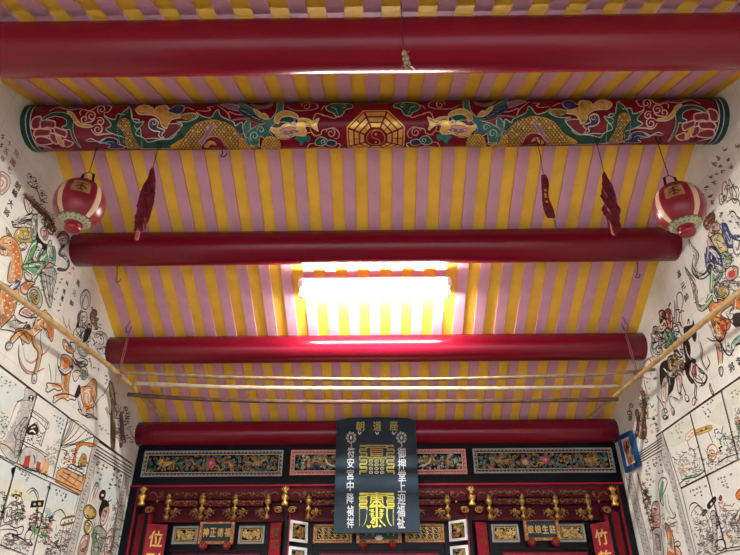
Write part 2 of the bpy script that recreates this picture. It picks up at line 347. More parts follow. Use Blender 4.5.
# ------------------------------------------------------------------ painter: traced brush work laid on a real surface
class Paint:
    def __init__(s, mp, nrm, step=None):
        s.mp, s.nrm = mp, nrm; s.mb = MB(); s.x0 = s.y0 = 0; s.sc = 1; s.k = 0; s.cut = step; s.folds = False; s.wk = 1; s.rr = random.Random(5)
    def at(s, z): return s.mp(s.x0+z[0]/s.sc, s.y0+z[1]/s.sc)
    def lift(s):
        s.k += 1; return .0008+s.k*1.6e-5
    def wm(s, w, p): return s.wk*w/s.sc*((p-CAM).dot(FW))/FPX
    def line(s, c, w, pts, closed=False, smooth=True, taper=True):
        q = [s.at(p) for p in pts]
        if smooth and len(q) > 2: q = smooth_pts(q, 4, closed)
        if closed: q = q+[q[0]]
        if not q: return
        W_ = s.wm(w, q[0]); l = s.lift()
        if s.cut:
            d = []
            for u, v_ in zip(q, q[1:]):
                n_ = max(1, int((v_-u).length/.008)); d += [u.lerp(v_, i/n_) for i in range(n_)]
            q = [s.cut(p) for p in d+[q[-1]]]
        s.mb.ribbon([p+s.nrm(p)*l for p in q], W_, s.nrm, c, taper and not closed)
    def fill(s, c, pts, smooth=True):
        q = [s.at(p) for p in pts]
        if smooth: q = smooth_pts(q, 3, True)
        l = s.lift()
        if not s.cut: s.mb.poly([p+s.nrm(p)*l for p in q], c); return
        # curved surface: cut the flat (x, arc) outline into thin strips, then wrap them
        uv = [s.uv(p) for p in q]
        bm = bmesh.new(); vv = [bm.verts.new((a, b, 0)) for a, b in uv]
        for t in tessellate_polygon([[V((a, b, 0)) for a, b in uv]]):
            try: bm.faces.new([vv[i] for i in t])
            except ValueError: pass
        lo, hi = min(b for a, b in uv), max(b for a, b in uv); d = .009; k = lo+d
        while k < hi:
            bmesh.ops.bisect_plane(bm, geom=bm.verts[:]+bm.edges[:]+bm.faces[:], plane_co=(0, k, 0), plane_no=(0, 1, 0)); k += d
        bm.verts.index_update()
        vs = []
        for v in bm.verts:
            p = s.wrap(v.co.x, v.co.y); vs.append(p+s.nrm(p)*l)
        s.mb.add(vs, [[v.index for v in f.verts] for f in bm.faces], c); bm.free()
    def fold(s, q):                        # brushed drapery folds inside an outline
        cx = sum(p[0] for p in q)/len(q); cy_ = sum(p[1] for p in q)/len(q); n = len(q)
        size = max(max(p[0] for p in q)-min(p[0] for p in q), max(p[1] for p in q)-min(p[1] for p in q))
        if size < 45: return
        for k in range(min(18, int(size/9))):
            i = s.rr.randrange(n); a, b, c = q[i], q[(i+1) % n], q[(i+2) % n]; f = s.rr.uniform(.25, .7); g = f+s.rr.uniform(-.1, .1)
            L_ = lambda p, t: (p[0]+(cx-p[0])*t, p[1]+(cy_-p[1])*t)
            col = s.rr.choice(('ink', 'ink', 'ink', 'inkgrey', 'wwhite', 'wwhite', 'wlgrey'))
            s.line(col, 3.2 if col != 'wwhite' else 7, [L_(a, f*.5), L_(b, f), L_(c, g)])
    def spiral(s, c, w, cx, cy, r, turns=1.6, a0=0, sx=1):
        n = int(10*turns)+2
        s.line(c, w, [(cx+sx*r*(1-.85*i/n)*math.cos(a0+2*math.pi*turns*i/n), cy+r*(1-.85*i/n)*math.sin(a0+2*math.pi*turns*i/n)) for i in range(n)], smooth=False)
    def scales(s, c, w, pts, d, jitter=0):
        xs = [p[0] for p in pts]; ys = [p[1] for p in pts]; y = min(ys); row = 0
        while y < max(ys):
            x = min(xs)+(d/2 if row % 2 else 0)
            while x < max(xs):
                if inside((x, y), pts): s.line(c, w, [(x-d*.45, y-d*.2), (x-d*.2, y+d*.25), (x+d*.2, y+d*.25), (x+d*.45, y-d*.2)], smooth=False, taper=False)
                x += d
            y += d*.62; row += 1
    def scribble(s, c, w, cx, cy, h, rr, ax=(1, 0), ay=(0, 1)):      # one illegible written character
        for _ in range(5):
            a = rr.uniform(-.5, .5); b = rr.uniform(-.5, .5); t = rr.choice((0, 0, 1.57, .7, -.6)); L = rr.uniform(.35, .8)
            p = []
            for k in (-.5, 0, .5):
                u = a*.5+math.cos(t)*L*k; v = b*.7+math.sin(t)*L*k+(.06 if k == 0 else 0)
                p.append((cx+(ax[0]*u+ay[0]*v)*h, cy+(ax[1]*u+ay[1]*v)*h))
            s.line(c, w, p)
    def run(s, dsl):
        P = lambda a: [tuple(float(t) for t in q.split(',')) for q in a]
        for ln in dsl.strip().splitlines():
            a = ln.split()
            if not a or a[0][0] == '#': continue
            o = a[0]
            if o[0] == '@': s.x0, s.y0, s.sc = [float(t) for t in o[1:].split(',')]
            elif o == 'F': s.fill(a[1], P(a[2:]))
            elif o == 'f': s.fill(a[1], P(a[2:]), False)
            elif o == 'L': s.line(a[1], float(a[2]), P(a[3:]))
            elif o == 'l': s.line(a[1], float(a[2]), P(a[3:]), smooth=False, taper=False)
            elif o == 'O': s.line(a[1], float(a[2]), P(a[3:]), True)
            elif o == 'K':
                q = P(a[4:]); s.fill(a[1], q); s.line(a[2], float(a[3]), q, True)
                if s.folds and a[1] != 'ink': s.fold(q)
            elif o == 'k': s.fill(a[1], P(a[4:]), False); s.line(a[2], float(a[3]), P(a[4:]), True, False)
            elif o == 'S': s.spiral(a[1], float(a[2]), *[float(t) for t in ' '.join(a[3:]).replace(',', ' ').split()])
            elif o == 'D':
                for q in P(a[3:]): s.fill(a[1], [(q[0]+float(a[2])*math.cos(i*1.05), q[1]+float(a[2])*math.sin(i*1.05)) for i in range(6)], False)
            elif o == 'X': s.scales(a[1], float(a[2]), P(a[4:]), float(a[3]))
            elif o == 'C':                                      # scribbled characters: colour width height x,y ...
                for q in P(a[4:]): s.scribble(a[1], float(a[2]), q[0], q[1], float(a[3]), R_)
def inside(p, poly):
    x, y = p; c = False; j = len(poly)-1
    for i in range(len(poly)):
        xi, yi = poly[i]; xj, yj = poly[j]
        if (yi > y) != (yj > y) and x < (xj-xi)*(y-yi)/(yj-yi+1e-12)+xi: c = not c
        j = i
    return c

# ------------------------------------------------------------------ painted ridge beam with two dragons facing the eight-sided emblem
cy, cz, cr = BEAM['P2']
ridge = beam('P2', 'ridge beam painted with two golden dragons facing a gold eight-sided emblem', 'ridgered' if False else 'red', 'ridge_beam')
cnrm = lambda p: V((0, p.y-cy, p.z-cz)).normalized()
def ccut(p):
    n = cnrm(p); return V((p.x, cy+n.y*cr, cz+n.z*cr))
def half(sx):
    P = Paint(lambda x, y: (lambda q: V((q.x*(1 if sx < 0 else -1), q.y, q.z)))(atCyl(x, y, cy, cz, cr)), cnrm, ccut)
    P.uv = lambda p: (p.x, cr*math.atan2(p.z-cz, -(p.y-cy)))
    P.wrap = lambda a, b: V((a, cy-cr*math.cos(b/cr), cz+cr*math.sin(b/cr)))
    return P
LOTUS = '''@20,95,6.17
K petal linepink 9 70,185 80,150 105,135 130,135 125,170 115,205 80,210
K petal linepink 9 132,150 170,155 215,165 210,205 170,200 130,205
K petal linepink 9 85,235 110,210 150,210 188,215 180,250 130,254 95,258
K petal linepink 9 95,270 120,255 165,262 205,285 190,300 140,308 105,300
K petal linepink 9 213,200 250,210 288,225 280,260 250,250 220,235
K petal linepink 9 185,240 215,240 240,265 228,302 195,280
K ochre linepink 8 220,240 245,255 270,300 265,318 235,290
K petal linepink 9 272,275 310,285 328,295 310,315 280,318
L linepink 8 85,285 105,310 150,318 195,326
K darkgreen wpale 5 135,160 165,125 215,108 265,108 310,125 330,160 326,215 345,270 378,325 350,300 320,255 310,215 280,215 260,198 285,185 288,160 262,140 210,132
K ochre cream 5 290,100 325,110 345,140 380,178 435,185 440,198 385,198 345,180 322,140
L wpale 6 180,100 240,78 300,92 350,88 390,82
L teal 9 200,88 260,72 330,80 388,74'''
CLOUDA = '''@20,95,6.17
S linepink 8 440,130 34 1.6 3
S linepink 8 505,90 30 1.5 2
S linepink 8 400,150 28 1.2 1
S linepink 8 495,165 28 1.5 4
S linepink 8 480,212 36 1.6 3.6
L linepink 8 375,125 370,105 392,90 420,98 455,88 480,70 520,64 565,72 548,104 520,110 528,140
L linepink 8 400,172 440,165 462,150
L linepink 9 440,212 470,245 520,240 578,240'''
BODY = '''@20,95,6.17
K navy silver 5 490,290 530,264 570,262 605,278 602,300 640,315 640,326 545,326 560,305
L silver 7 405,280 440,268 490,288 530,264
L silver 5 410,286 470,284 500,296 560,285 585,296
K darkgreen wpale 6 520,130 560,148 590,150 602,118 640,122 660,112 672,72 692,120 694,146 738,155 708,185 718,208 745,215 750,325 650,305 640,262 592,245 530,215 562,190 552,165
@130,95,6.17
K darkgreen wpale 6 0,80 15,150 50,172 86,164 60,200 34,240 82,262 112,290 170,276 230,268 275,242 318,196 318,176 290,166 350,165 400,150 422,130 408,106 442,130 500,140 540,92 560,130 600,150 640,168 652,190 690,168 696,210 745,252 745,325 0,325
@20,95,6.17
K ochre ink 4 600,190 615,152 650,142 680,165 686,205 694,240 722,288 738,326 662,326 648,262 624,216
X ink 4 17 600,190 615,152 650,142 680,165 686,205 694,240 722,288 738,326 662,326 648,262 624,216
D goldleaf 5 640,160 620,190 655,190 640,215 668,235 660,265 680,280 690,310 668,172
@130,95,6.17
K ochre ink 5 262,328 330,258 380,198 430,166 500,150 572,160 632,190 690,245 750,300 750,330
X ink 5 22 275,328 330,258 380,198 430,166 500,150 572,160 632,190 690,245 750,300 750,330
D goldleaf 6 345,275 390,220 440,185 500,170 560,175 610,200 650,235 690,275 420,225 480,200 530,195 580,225 620,260 360,310 330,300
F red 445,330 455,290 500,258 560,270 600,330
L palepink 6 440,330 450,285 500,254 560,266 604,330
K wpurple palepink 5 425,285 455,262 468,226 510,180 520,190 492,240 470,268 450,300
K goldleaf ink 3 455,312 488,280 520,284 534,306 500,300 480,322
L ink 4 470,300 500,290 525,300
L teal 10 480,320 530,322 575,326
F red 80,230 120,275 220,262 262,232 240,196 180,178 120,190
K ochre cream 6 38,92 90,66 140,84 152,112 168,78 220,68 252,98 300,120 322,140 262,152 238,182 226,206 196,188 184,152 150,130 100,124 60,122
S cream 6 120,105 26 1.5 2
S cream 6 70,98 20 1.3 3
L wbrown 6 180,80 196,110 190,150
L wbrown 6 210,76 226,110 218,150
L wbrown 6 236,96 250,120 240,140
K navy silver 4 236,104 262,84 290,68 334,74 326,106 300,122 268,116
S blue 6 300,95 22 1.4 1
K navy cream 7 118,180 130,154 160,152 178,172 170,198 216,216 196,240 214,268 180,250 186,226 150,220 124,204
S cream 6 150,172 24 1.5 2
L wpale 7 92,268 150,264 190,268 250,268 290,240
L wpale 6 240,180 290,178 320,190
K ochre wpale 4 305,132 350,118 400,116 412,138 380,152 340,150
X ink 4 14 305,132 350,118 400,116 412,138 380,152 340,150
L palepink 6 420,100 470,105 500,95 480,82 520,78
L palepink 6 330,110 350,82 400,100
L palepink 7 540,70 600,112 620,150 610,108 660,124 740,128
L palepink 6 560,74 600,62 660,72 700,92 740,128
K wpurple palepink 5 560,66 610,58 680,72 740,112 740,126 700,108 650,100 610,88
L inkgrey 11 615,162 680,150 750,146
L wpurple 12 640,250 690,240 750,200
K teal wpale 5 700,190 745,160 745,325 716,270'''
HEAD = '''@240,95,6.17
K teal wpale 4 0,55 60,78 120,108 170,140 190,150 226,104 236,48 268,56 262,112 218,170 192,202 182,224 202,252 150,262 124,252 112,302 66,302 58,268 36,250 58,218 110,188 160,170 90,142 40,112 0,92
K navy teal 4 0,82 50,96 110,130 165,164 110,160 50,140 0,112
K ochre cream 4 84,92 110,100 130,124 152,116 180,146 150,150 110,130
L wbrown 9 0,150 60,160 120,176 160,170
K wbrown teal 4 60,60 100,70 150,74 200,60 190,80 140,92 100,88
S wpale 6 90,250 30 1.4 2
S wpale 5 130,215 24 1.2 3
K ochre ink 4 136,292 158,256 200,250 242,270 252,312 232,328 138,328
X ink 4 19 136,292 158,256 200,250 242,270 252,312 232,328 138,328
K ochre ink 4 0,258 40,280 70,328 0,328
X ink 4 19 0,258 40,280 70,328 0,328
K teal ink 4 338,262 384,246 434,250 424,288 400,282 376,306 362,284
K ochre cream 5 214,166 222,130 262,104 312,106 352,126 360,150 330,138 280,134 246,152 240,176
K darkgreen wpale 4 244,166 262,140 310,136 340,152 320,172 280,168
K goldleaf cream 6 192,218 194,198 218,204 250,200 270,186 300,176 330,190 360,168 364,148 412,148 452,162 488,146 474,184 482,222 440,194 402,196 412,226 396,248 340,248 292,268 240,262 216,238
K wpurple cream 4 238,212 290,208 340,212 372,222 330,238 270,244
D wpink 8 262,225 300,226 335,226
K salmon wbrown 4 250,214 300,196 344,202 330,216 290,222
L ink 5 216,236 250,262 296,266 344,248
L ink 4 360,170 388,162 420,172 438,190
L ink 4 400,160 412,186 440,190
L ink 4 420,180 450,176 470,158
D wwhite 16 334,180
D ink 10 337,180
L ochre 7 430,190 440,222 470,248 490,240
L goldleaf 7 450,165 470,120 520,126
L ink 4 290,236 310,250 330,238
L goldleaf 5 404,238 440,228 460,252
S palepink 6 410,76 30 1.5 3
L palepink 6 290,80 330,98 372,102 440,98 480,84 470,62 430,54 380,60
K darkgreen wpale 5 530,84 556,66 610,58 684,64 694,84 652,96 632,126 600,138 576,116 546,104
S wpale 5 640,78 20 1.3 2
L wpale 5 560,80 590,90 602,120
L salmon 6 500,128 540,134 582,146 610,130
L salmon 6 500,100 522,76 540,84
S palepink 7 562,232 32 1.6 3.3
L palepink 7 470,250 500,240 508,216 545,208 580,202 612,232 604,262 580,262
K darkgreen wpale 5 462,290 488,256 524,262 540,282 510,306 480,304
K navy wpale 5 530,296 550,274 592,282 590,304 560,308
S wpale 5 515,282 18 1.4 1
L palepink 6 412,325 430,296 470,292
L wpale 6 600,326 620,300 590,290
L ochre 6 440,326 500,314 560,326'''
for sx, nm in ((-1, 'painted_dragon'), (1, 'painted_dragon')):
    P = half(sx); P.run(LOTUS); P.run(CLOUDA); P.mb.build('painted_lotus', ridge)
    P = half(sx); P.k = 90; P.run(BODY); P.run(HEAD); P.mb.build(nm, ridge)
# end bands
for sx in (-1, 1):
    mb = MB(); x = W-.002
    for wd, m in ((.034, 'darkgreen'), (.007, 'wpale'), (.024, 'navy'), (.007, 'wpale')):
        mb.lathe([(cr+.0022, 0), (cr+.0022, wd)], (sx*x, cy, cz), m, V((-sx, 0, 0)), 40, smooth=True); x -= wd
    mb.build('end_band', ridge)
# the emblem, laid out on the beam's own surface (x along the beam, s along its girth)
mb = MB()
q = atCyl(375.8, 95+268/6.17, cy, cz, cr); xc = q.x; sc0 = cr*math.atan2(q.z-cz, -(q.y-cy)); A_ = 178/6.17*((q-CAM).dot(FW))/FPX
def wrapc(x, s, l): 
    a = s/cr; return V((x, cy-(cr+l)*math.cos(a), cz+(cr+l)*math.sin(a)))
def oct_cell(r0, r1, k, t0, t1, m, l):
    a0 = math.pi/2+(k-.5)*math.pi/4; a1 = a0+math.pi/4; R0 = 1/math.cos(math.pi/8)
    def pt(r, t):
        p = V((math.cos(a0), math.sin(a0)))*(1-t)+V((math.cos(a1), math.sin(a1)))*t
        return p*r*R0*A_
    n = 6
    for i in range(n):
        ta, tb = t0+(t1-t0)*i/n, t0+(t1-t0)*(i+1)/n
        mb.add([wrapc(xc-p.x, sc0+p.y, l) for p in (pt(r0, ta), pt(r1, ta), pt(r1, tb), pt(r0, tb))], [(0, 1, 2, 3)], m)
tri = ['111', '110', '101', '100', '011', '010', '001', '000']
for k in range(8):
    oct_cell(.955, 1.0, k, 0, 1, 'goldleaf', .0012)
    for j, (r0, r1) in enumerate(((.78, .92), (.59, .73), (.41, .54))):
        g = .045/r1
        if tri[(k*3) % 8][j] == '1': oct_cell(r0, r1, k, g, 1-g, 'goldleaf', .0012)
        else:
            oct_cell(r0, r1, k, g, .47, 'goldleaf', .0012); oct_cell(r0, r1, k, .53, 1-g, 'goldleaf', .0012)
def ring(r, w, m, a0=0, a1=2*math.pi, ox=0, oy=0):
    n = 24
    for i in range(n):
        a, b = a0+(a1-a0)*i/n, a0+(a1-a0)*(i+1)/n
        mb.add([wrapc(xc+ox+rr*math.cos(t), sc0+oy+rr*math.sin(t), .0014) for rr, t in ((r-w, a), (r, a), (r, b), (r-w, b))], [(0, 1, 2, 3)], m)
ring(A_*.33, .004, 'goldleaf'); ring(A_*.155, .004, 'goldleaf', math.pi/2, 1.5*math.pi, 0, A_*.155); ring(A_*.155, .004, 'goldleaf', -math.pi/2, math.pi/2, 0, -A_*.155)
ring(A_*.04, .007, 'goldleaf', 0, 2*math.pi, 0, A_*.16); ring(A_*.04, .007, 'goldleaf', 0, 2*math.pi, 0, -A_*.16)
mb.build('gold_emblem', ridge)
# ------------------------------------------------------------------ carved altar screen under the lowest beam
YA = 6.05
def rc(px0, px1, py0, py1, Y):
    m = (py0+py1)/2
    return atY(px0, m, Y).x, atY(px1, m, Y).x, atY(377, py1, Y).z, atY(377, py0, Y).z     # x0, x1, z0, z1
screen = thing('altar_screen', (0, YA, 0), 'black and maroon carved altar screen filling the far end below the lowest red beam', 'altar screen')
def front_frame(mb, x0, x1, z0, z1, Y, w, t, m, bev=.004):      # four mitred bars around an opening, facing -y
    mb.hexa([(x0, Y, z0), (x1, Y, z0), (x1, Y+t, z0), (x0, Y+t, z0), (x0+w, Y, z0+w), (x1-w, Y, z0+w), (x1-w, Y+t, z0+w), (x0+w, Y+t, z0+w)], m)
    mb.hexa([(x0+w, Y, z1-w), (x1-w, Y, z1-w), (x1-w, Y+t, z1-w), (x0+w, Y+t, z1-w), (x0, Y, z1), (x1, Y, z1), (x1, Y+t, z1), (x0, Y+t, z1)], m)
    for a, s in ((x0, 1), (x1, -1)):
        mb.hexa([(a, Y, z0), (a+s*w, Y, z0+w), (a+s*w, Y+t, z0+w), (a, Y+t, z0), (a, Y, z1), (a+s*w, Y, z1-w), (a+s*w, Y+t, z1-w), (a, Y+t, z1)], m)
def curl(mb, x, z, Y, r, m, rad, a0=0, turns=1.2, sx=1, seg=5):
    n = int(9*turns)
    mb.tube([(x+sx*r*(1-.8*i/n)*math.cos(a0+6.283*turns*i/n), Y, z+r*(1-.8*i/n)*math.sin(a0+6.283*turns*i/n)) for i in range(n+1)], rad, m, seg)
def scurl(mb, x, z, Y, L, m, rad, sx=1, sz=1):
    pts = [(-.5, 0), (-.3, .16), (-.05, .08), (.1, -.12), (.3, -.14), (.45, .05), (.36, .2), (.26, .1)]
    mb.tube(smooth_pts([(x+sx*L*a, Y, z+sz*L*b) for a, b in pts], 3), rad, m, 5)
def leaf(mb, x, z, Y, L, a, m, w=.35):
    d = V((math.cos(a), 0, math.sin(a))); p = V((-d.z, 0, d.x)); o = V((x, Y, z))
    a_, b_, c_, e_ = o, o+d*L*.45+p*L*w*.5, o+d*L, o+d*L*.45-p*L*w*.5; mid = o+d*L*.45+V((0, -L*.16, 0))
    mb.add([a_, b_, c_, e_, mid], [(0, 1, 4), (1, 2, 4), (2, 3, 4), (3, 0, 4)], m)
def blob(mb, x, z, Y, rx, rz, ry, m, ang=0, seg=10):
    c, s = math.cos(ang), math.sin(ang); vs = [V((x, Y-ry, z))]; fs = []
    for j, (q, h) in enumerate(((.45, .88), (.8, .6), (1, 0))):
        for k in range(seg):
            t = 6.283*k/seg; a, b = rx*q*math.cos(t), rz*q*math.sin(t)
            vs.append(V((x+a*c-b*s, Y-ry*h, z+a*s+b*c)))
    for k in range(seg):
        fs.append((0, 1+(k+1) % seg, 1+k))
        for j in range(2): fs.append((1+j*seg+k, 1+j*seg+(k+1) % seg, 1+(j+1)*seg+(k+1) % seg, 1+(j+1)*seg+k))
    mb.add(vs, fs, m, True)

# --- beams and boards
x0, x1 = -W+.005, W-.005
zf0, zf1 = atY(377, 484.5, YA).z, atY(377, 440, YA).z
MB().box((x0, YA, zf0), (x1, YA+.07, zf1), 'black', .004).build('header_beam', screen)
mb = MB(); zt = atY(377, 487, YA-.02).z; mb.box((x0, YA-.025, zf0-.014), (x1, YA+.03, zf0+.002), 'redboard', .004); mb.build('red_moulding', screen)
zb0 = atY(377, 498, YA).z
MB().box((x0, YA+.005, zb0), (x1, YA+.07, zf0-.014), 'maroon').build('maroon_board', screen)
zc0 = atY(377, 521, YA+.1).z
MB().box((x0, YA+.10, zc0), (x1, YA+.14, zb0+.01), 'maroon').build('backing_board', screen)
MB().box((x0, YA+.20, .9), (x1, YA+.24, zc0+.02), 'black').build('back_panel', screen)

# --- posts
def post(xs, Y0, name='post'):
    mb = MB()
    for a, b, m, dy in xs: mb.box((a, Y0+dy, 0), (b, Y0+.12, zc0+.30 if m == 'none' else zf0-.02), m, .003)
    o = mb.build(name, screen); return o
bx = lambda px, Y=YA: atY(px, 555, Y).x
MB().box((x0, YA-.012, 0), (bx(125.8), YA+.12, zf0-.014), 'black', .003).build('post', screen)
MB().box((bx(125.9), YA-.004, 0), (bx(127.2), YA+.1, zf0-.014), 'redboard').build('red_edge', screen)
MB().box((bx(127.3), YA+.02, 0), (bx(130), YA+.1, zf0-.014), 'black').build('stile', screen)
MB().box((bx(130), YA+.03, 0), (bx(137), YA+.1, zc0+.06), 'darkred').build('red_panel', screen)
MB().box((bx(137), YA+.02, 0), (bx(141.3), YA+.1, zc0+.1), 'black').build('stile', screen)
MB().box((bx(141.4), YA+.012, 0), (bx(142.4), YA+.1, zc0+.08), 'redboard').build('red_edge', screen)
MB().box((bx(632.2), YA-.012, 0), (x1, YA+.12, zf0-.014), 'black', .003).build('post', screen)
MB().box((bx(630.6), YA-.004, 0), (bx(632.1), YA+.1, zf0-.014), 'redboard').build('red_edge', screen)
MB().box((bx(628), YA+.02, 0), (bx(630.5), YA+.1, zf0-.014), 'black').build('stile', screen)
MB().box((bx(620), YA+.03, 0), (bx(628), YA+.1, zc0+.06), 'darkred').build('red_panel', screen)
MB().box((bx(615.6), YA+.02, 0), (bx(620), YA+.1, zc0+.1), 'black').build('stile', screen)
MB().box((bx(614.4), YA+.012, 0), (bx(615.5), YA+.1, zc0+.08), 'redboard').build('red_edge', screen)
for a, b, s in ((282.6, 286.6, 1), (470.8, 474.6, -1)):
    MB().box((bx(a), YA, 0), (bx(b), YA+.12, zc0+.12), 'black', .003).build('post', screen)
    e = b if s > 0 else a
    MB().box((bx(e)-.006+s*.008, YA+.004, 0), (bx(e)+.006+s*.008, YA+.1, zc0+.10), 'redboard').build('red_edge', screen)

# --- friezes
def flower(mb, x, z, Y, r, m, mc):
    for k in range(8): blob(mb, x+r*.62*math.cos(k*.785), z+r*.62*math.sin(k*.785), Y, r*.42, r*.3, .008, m, k*.785, 8)
    blob(mb, x, z, Y-.006, r*.36, r*.36, .012, mc, 0, 8)
def bird(mb, x, z, Y, h, s, m):                                        # gilt phoenix, s = facing
    blob(mb, x, z, Y, h*.34, h*.2, .014, m, s*.3)
    blob(mb, x+s*h*.42, z+h*.22, Y, h*.14, h*.12, .014, m)
    mb.tube([(x+s*h*.25, Y-.006, z+h*.06), (x+s*h*.38, Y-.008, z+h*.2)], h*.07, m, 6)
    leaf(mb, x+s*h*.54, z+h*.22, Y-.004, h*.16, 0 if s > 0 else math.pi, 'ochre')
    for k, a in enumerate((2.5, 2.15, 1.8)): leaf(mb, x-s*h*.05, z+h*.1, Y-.012, h*(.72-.1*k), a if s > 0 else math.pi-a, m, .3)
    for k, a in enumerate((3.0, 3.3, 3.6)): leaf(mb, x-s*h*.25, z, Y-.004, h*(.9-.12*k), a if s > 0 else math.pi-a, m if k else 'ochre', .18)
def beast(mb, x, z, Y, h, s, m):                                       # gilt running lion
    blob(mb, x, z, Y, h*.46, h*.2, .016, m, -s*.2)
    blob(mb, x+s*h*.5, z+h*.16, Y, h*.2, h*.18, .02, m)
    for a in range(6): leaf(mb, x+s*h*.42, z+h*.14, Y-.012, h*.3, 1.0+a*1.0, 'ochre', .4)
    for q, ang in ((.35, -1.0), (.2, -1.9), (-.32, -1.2), (-.44, -2.0)):
        mb.tube([(x+s*h*q, Y-.006, z-h*.08), (x+s*h*(q+.22*math.cos(ang)), Y-.008, z-h*.25), (x+s*h*(q+.3*math.cos(ang)+.08), Y-.006, z-h*.38)], h*.055, m, 6)
    mb.tube(smooth_pts([(x-s*h*.42, Y-.006, z+h*.08), (x-s*h*.66, Y-.006, z+h*.2), (x-s*h*.7, Y-.006, z+h*.36), (x-s*h*.54, Y-.006, z+h*.34)], 3), h*.045, m, 6)
def frieze(px0, px1, py0, py1, outer, band, flip, label, centre=False):
    a, b, c, d = rc(px0, px1, py0, py1, YA-.02); Y = YA-.02; h = d-c; rr = random.Random(int(px0))
    root_mb = MB(); root_mb.box((a, Y+.004, c), (b, YA+.02, d), 'black'); fr = root_mb.build('frieze_panel', screen); fr['label'] = label
    mb = MB(); front_frame(mb, a, b, c, d, Y-.008, .013, .03, outer); mb.build('frame', fr)
    mb = MB(); e = .013; front_frame(mb, a+e, b-e, c+e, d-e, Y-.002, .024, .02, band)
    n = int((b-a-2*e)/.035)
    for k in range(n):                                                 # scalloped beading along the painted band
        x = a+e+.02+(b-a-2*e-.04)*k/(n-1)
        for z in (c+e+.006, d-e-.006): blob(mb, x, z, Y-.002, .009, .006, .004, outer, 0, 6)
    for k in range(5):
        z = c+e+.03+(h-2*e-.06)*k/4
        for x in (a+e+.006, b-e-.006): blob(mb, x, z, Y-.002, .011, .014, .004, outer, 0, 6)
    mb.build('beaded_band', fr)
    mb = MB(); e = .036; front_frame(mb, a+e, b-e, c+e, d-e, Y-.005, .006, .02, 'goldpaint' if not centre else 'cream'); mb.build('inner_moulding', fr)
    e = .042; ix0, ix1, iz0, iz1 = a+e, b-e, c+e, d-e; ih = iz1-iz0; Yb = Y+.002
    mb = MB(); n = int((ix1-ix0)/.012)
    for k in range(n*5):
        x = rr.uniform(ix0+.012, ix1-.012); z = rr.uniform(iz0+.012, iz1-.012)
        r = rr.uniform(.010, .021); r = min(r, z-iz0, iz1-z)
        m = rr.choice(['teal', 'teal', 'blue', 'teal', 'tan', 'tan', 'wteal', 'rose', 'darkgreen', 'darkgold'] if not centre else ['teal', 'wpale', 'blue', 'rose', 'wsky', 'teal', 'ochre'])
        if rr.random() < .5: curl(mb, x, z, Yb-.004, r, m, .0042, rr.uniform(0, 6.28), 1.1, rr.choice((-1, 1)))
        else: leaf(mb, x, z, Yb-.003, r*1.5, rr.uniform(0, 6.28), m, .6)
    mb.build('foliage', fr)
    L = ix1-ix0; zc = (iz0+iz1)/2; f = (lambda t: ix0+L*t) if not flip else (lambda t: ix1-L*t); s = -1 if flip else 1
    if centre:
        for t, sg in ((.2, 1), (.8, -1)):
            mb = MB(); bird(mb, ix0+L*t, zc, Yb, ih*.9, sg, 'tan'); mb.tube(smooth_pts([(ix0+L*(t+sg*.06), Yb-.008, zc-ih*.3), (ix0+L*(t-sg*.0), Yb-.012, zc-ih*.1), (ix0+L*(t-sg*.02), Yb-.01, zc+ih*.4)], 3), .009, 'cream', 6); mb.build('gilt_bird', fr)
            mb = MB(); blob(mb, ix0+L*(t-sg*.115), zc, Yb, ih*.1, ih*.36, .014, 'ochre'); blob(mb, ix0+L*(t-sg*.125), zc+ih*.33, Yb, ih*.13, ih*.1, .014, 'goldpaint'); mb.build('vase', fr)
        mb = MB(); flower(mb, (ix0+ix1)/2, zc, Yb-.004, ih*.4, 'rose', 'goldpaint'); mb.build('flower', fr)
    else:
        mb = MB(); beast(mb, f(.15), zc, Yb, ih*.85, -s, 'tan'); mb.build('gilt_lion', fr)
        mb = MB(); flower(mb, f(.485), zc+ih*.03, Yb-.004, ih*.30, 'rose', 'salmon'); mb.build('flower', fr)
        mb = MB(); flower(mb, f(.64), zc-ih*.1, Yb-.004, ih*.22, 'tan' if not flip else 'salmon', 'goldpaint'); mb.build('flower', fr)
        mb = MB(); bird(mb, f(.84), zc, Yb, ih*.85, s, 'tan'); mb.build('gilt_bird', fr)
        mb = MB(); curl(mb, f(.32), zc, Yb-.006, ih*.28, 'tan', .005, 0, 1.3); scurl(mb, f(.55), zc-ih*.25, Yb-.006, ih*.8, 'ochre', .005, s); mb.build('gilt_vine', fr)
frieze(143.2, 282.8, 449.6, 475.4, 'grey', 'darkblue', False, 'left carved frieze panel with grey frame and blue beaded band, gilt lion at its left end')
frieze(290.5, 466.4, 449.6, 474.6, 'salmon', 'rose', False, 'middle carved frieze panel with salmon pink frame, half hidden by the hanging board', True)
frieze(473.4, 613.8, 449.4, 474, 'grey', 'darkblue', True, 'right carved frieze panel with grey frame and blue beaded band, gilt bird at its left end')

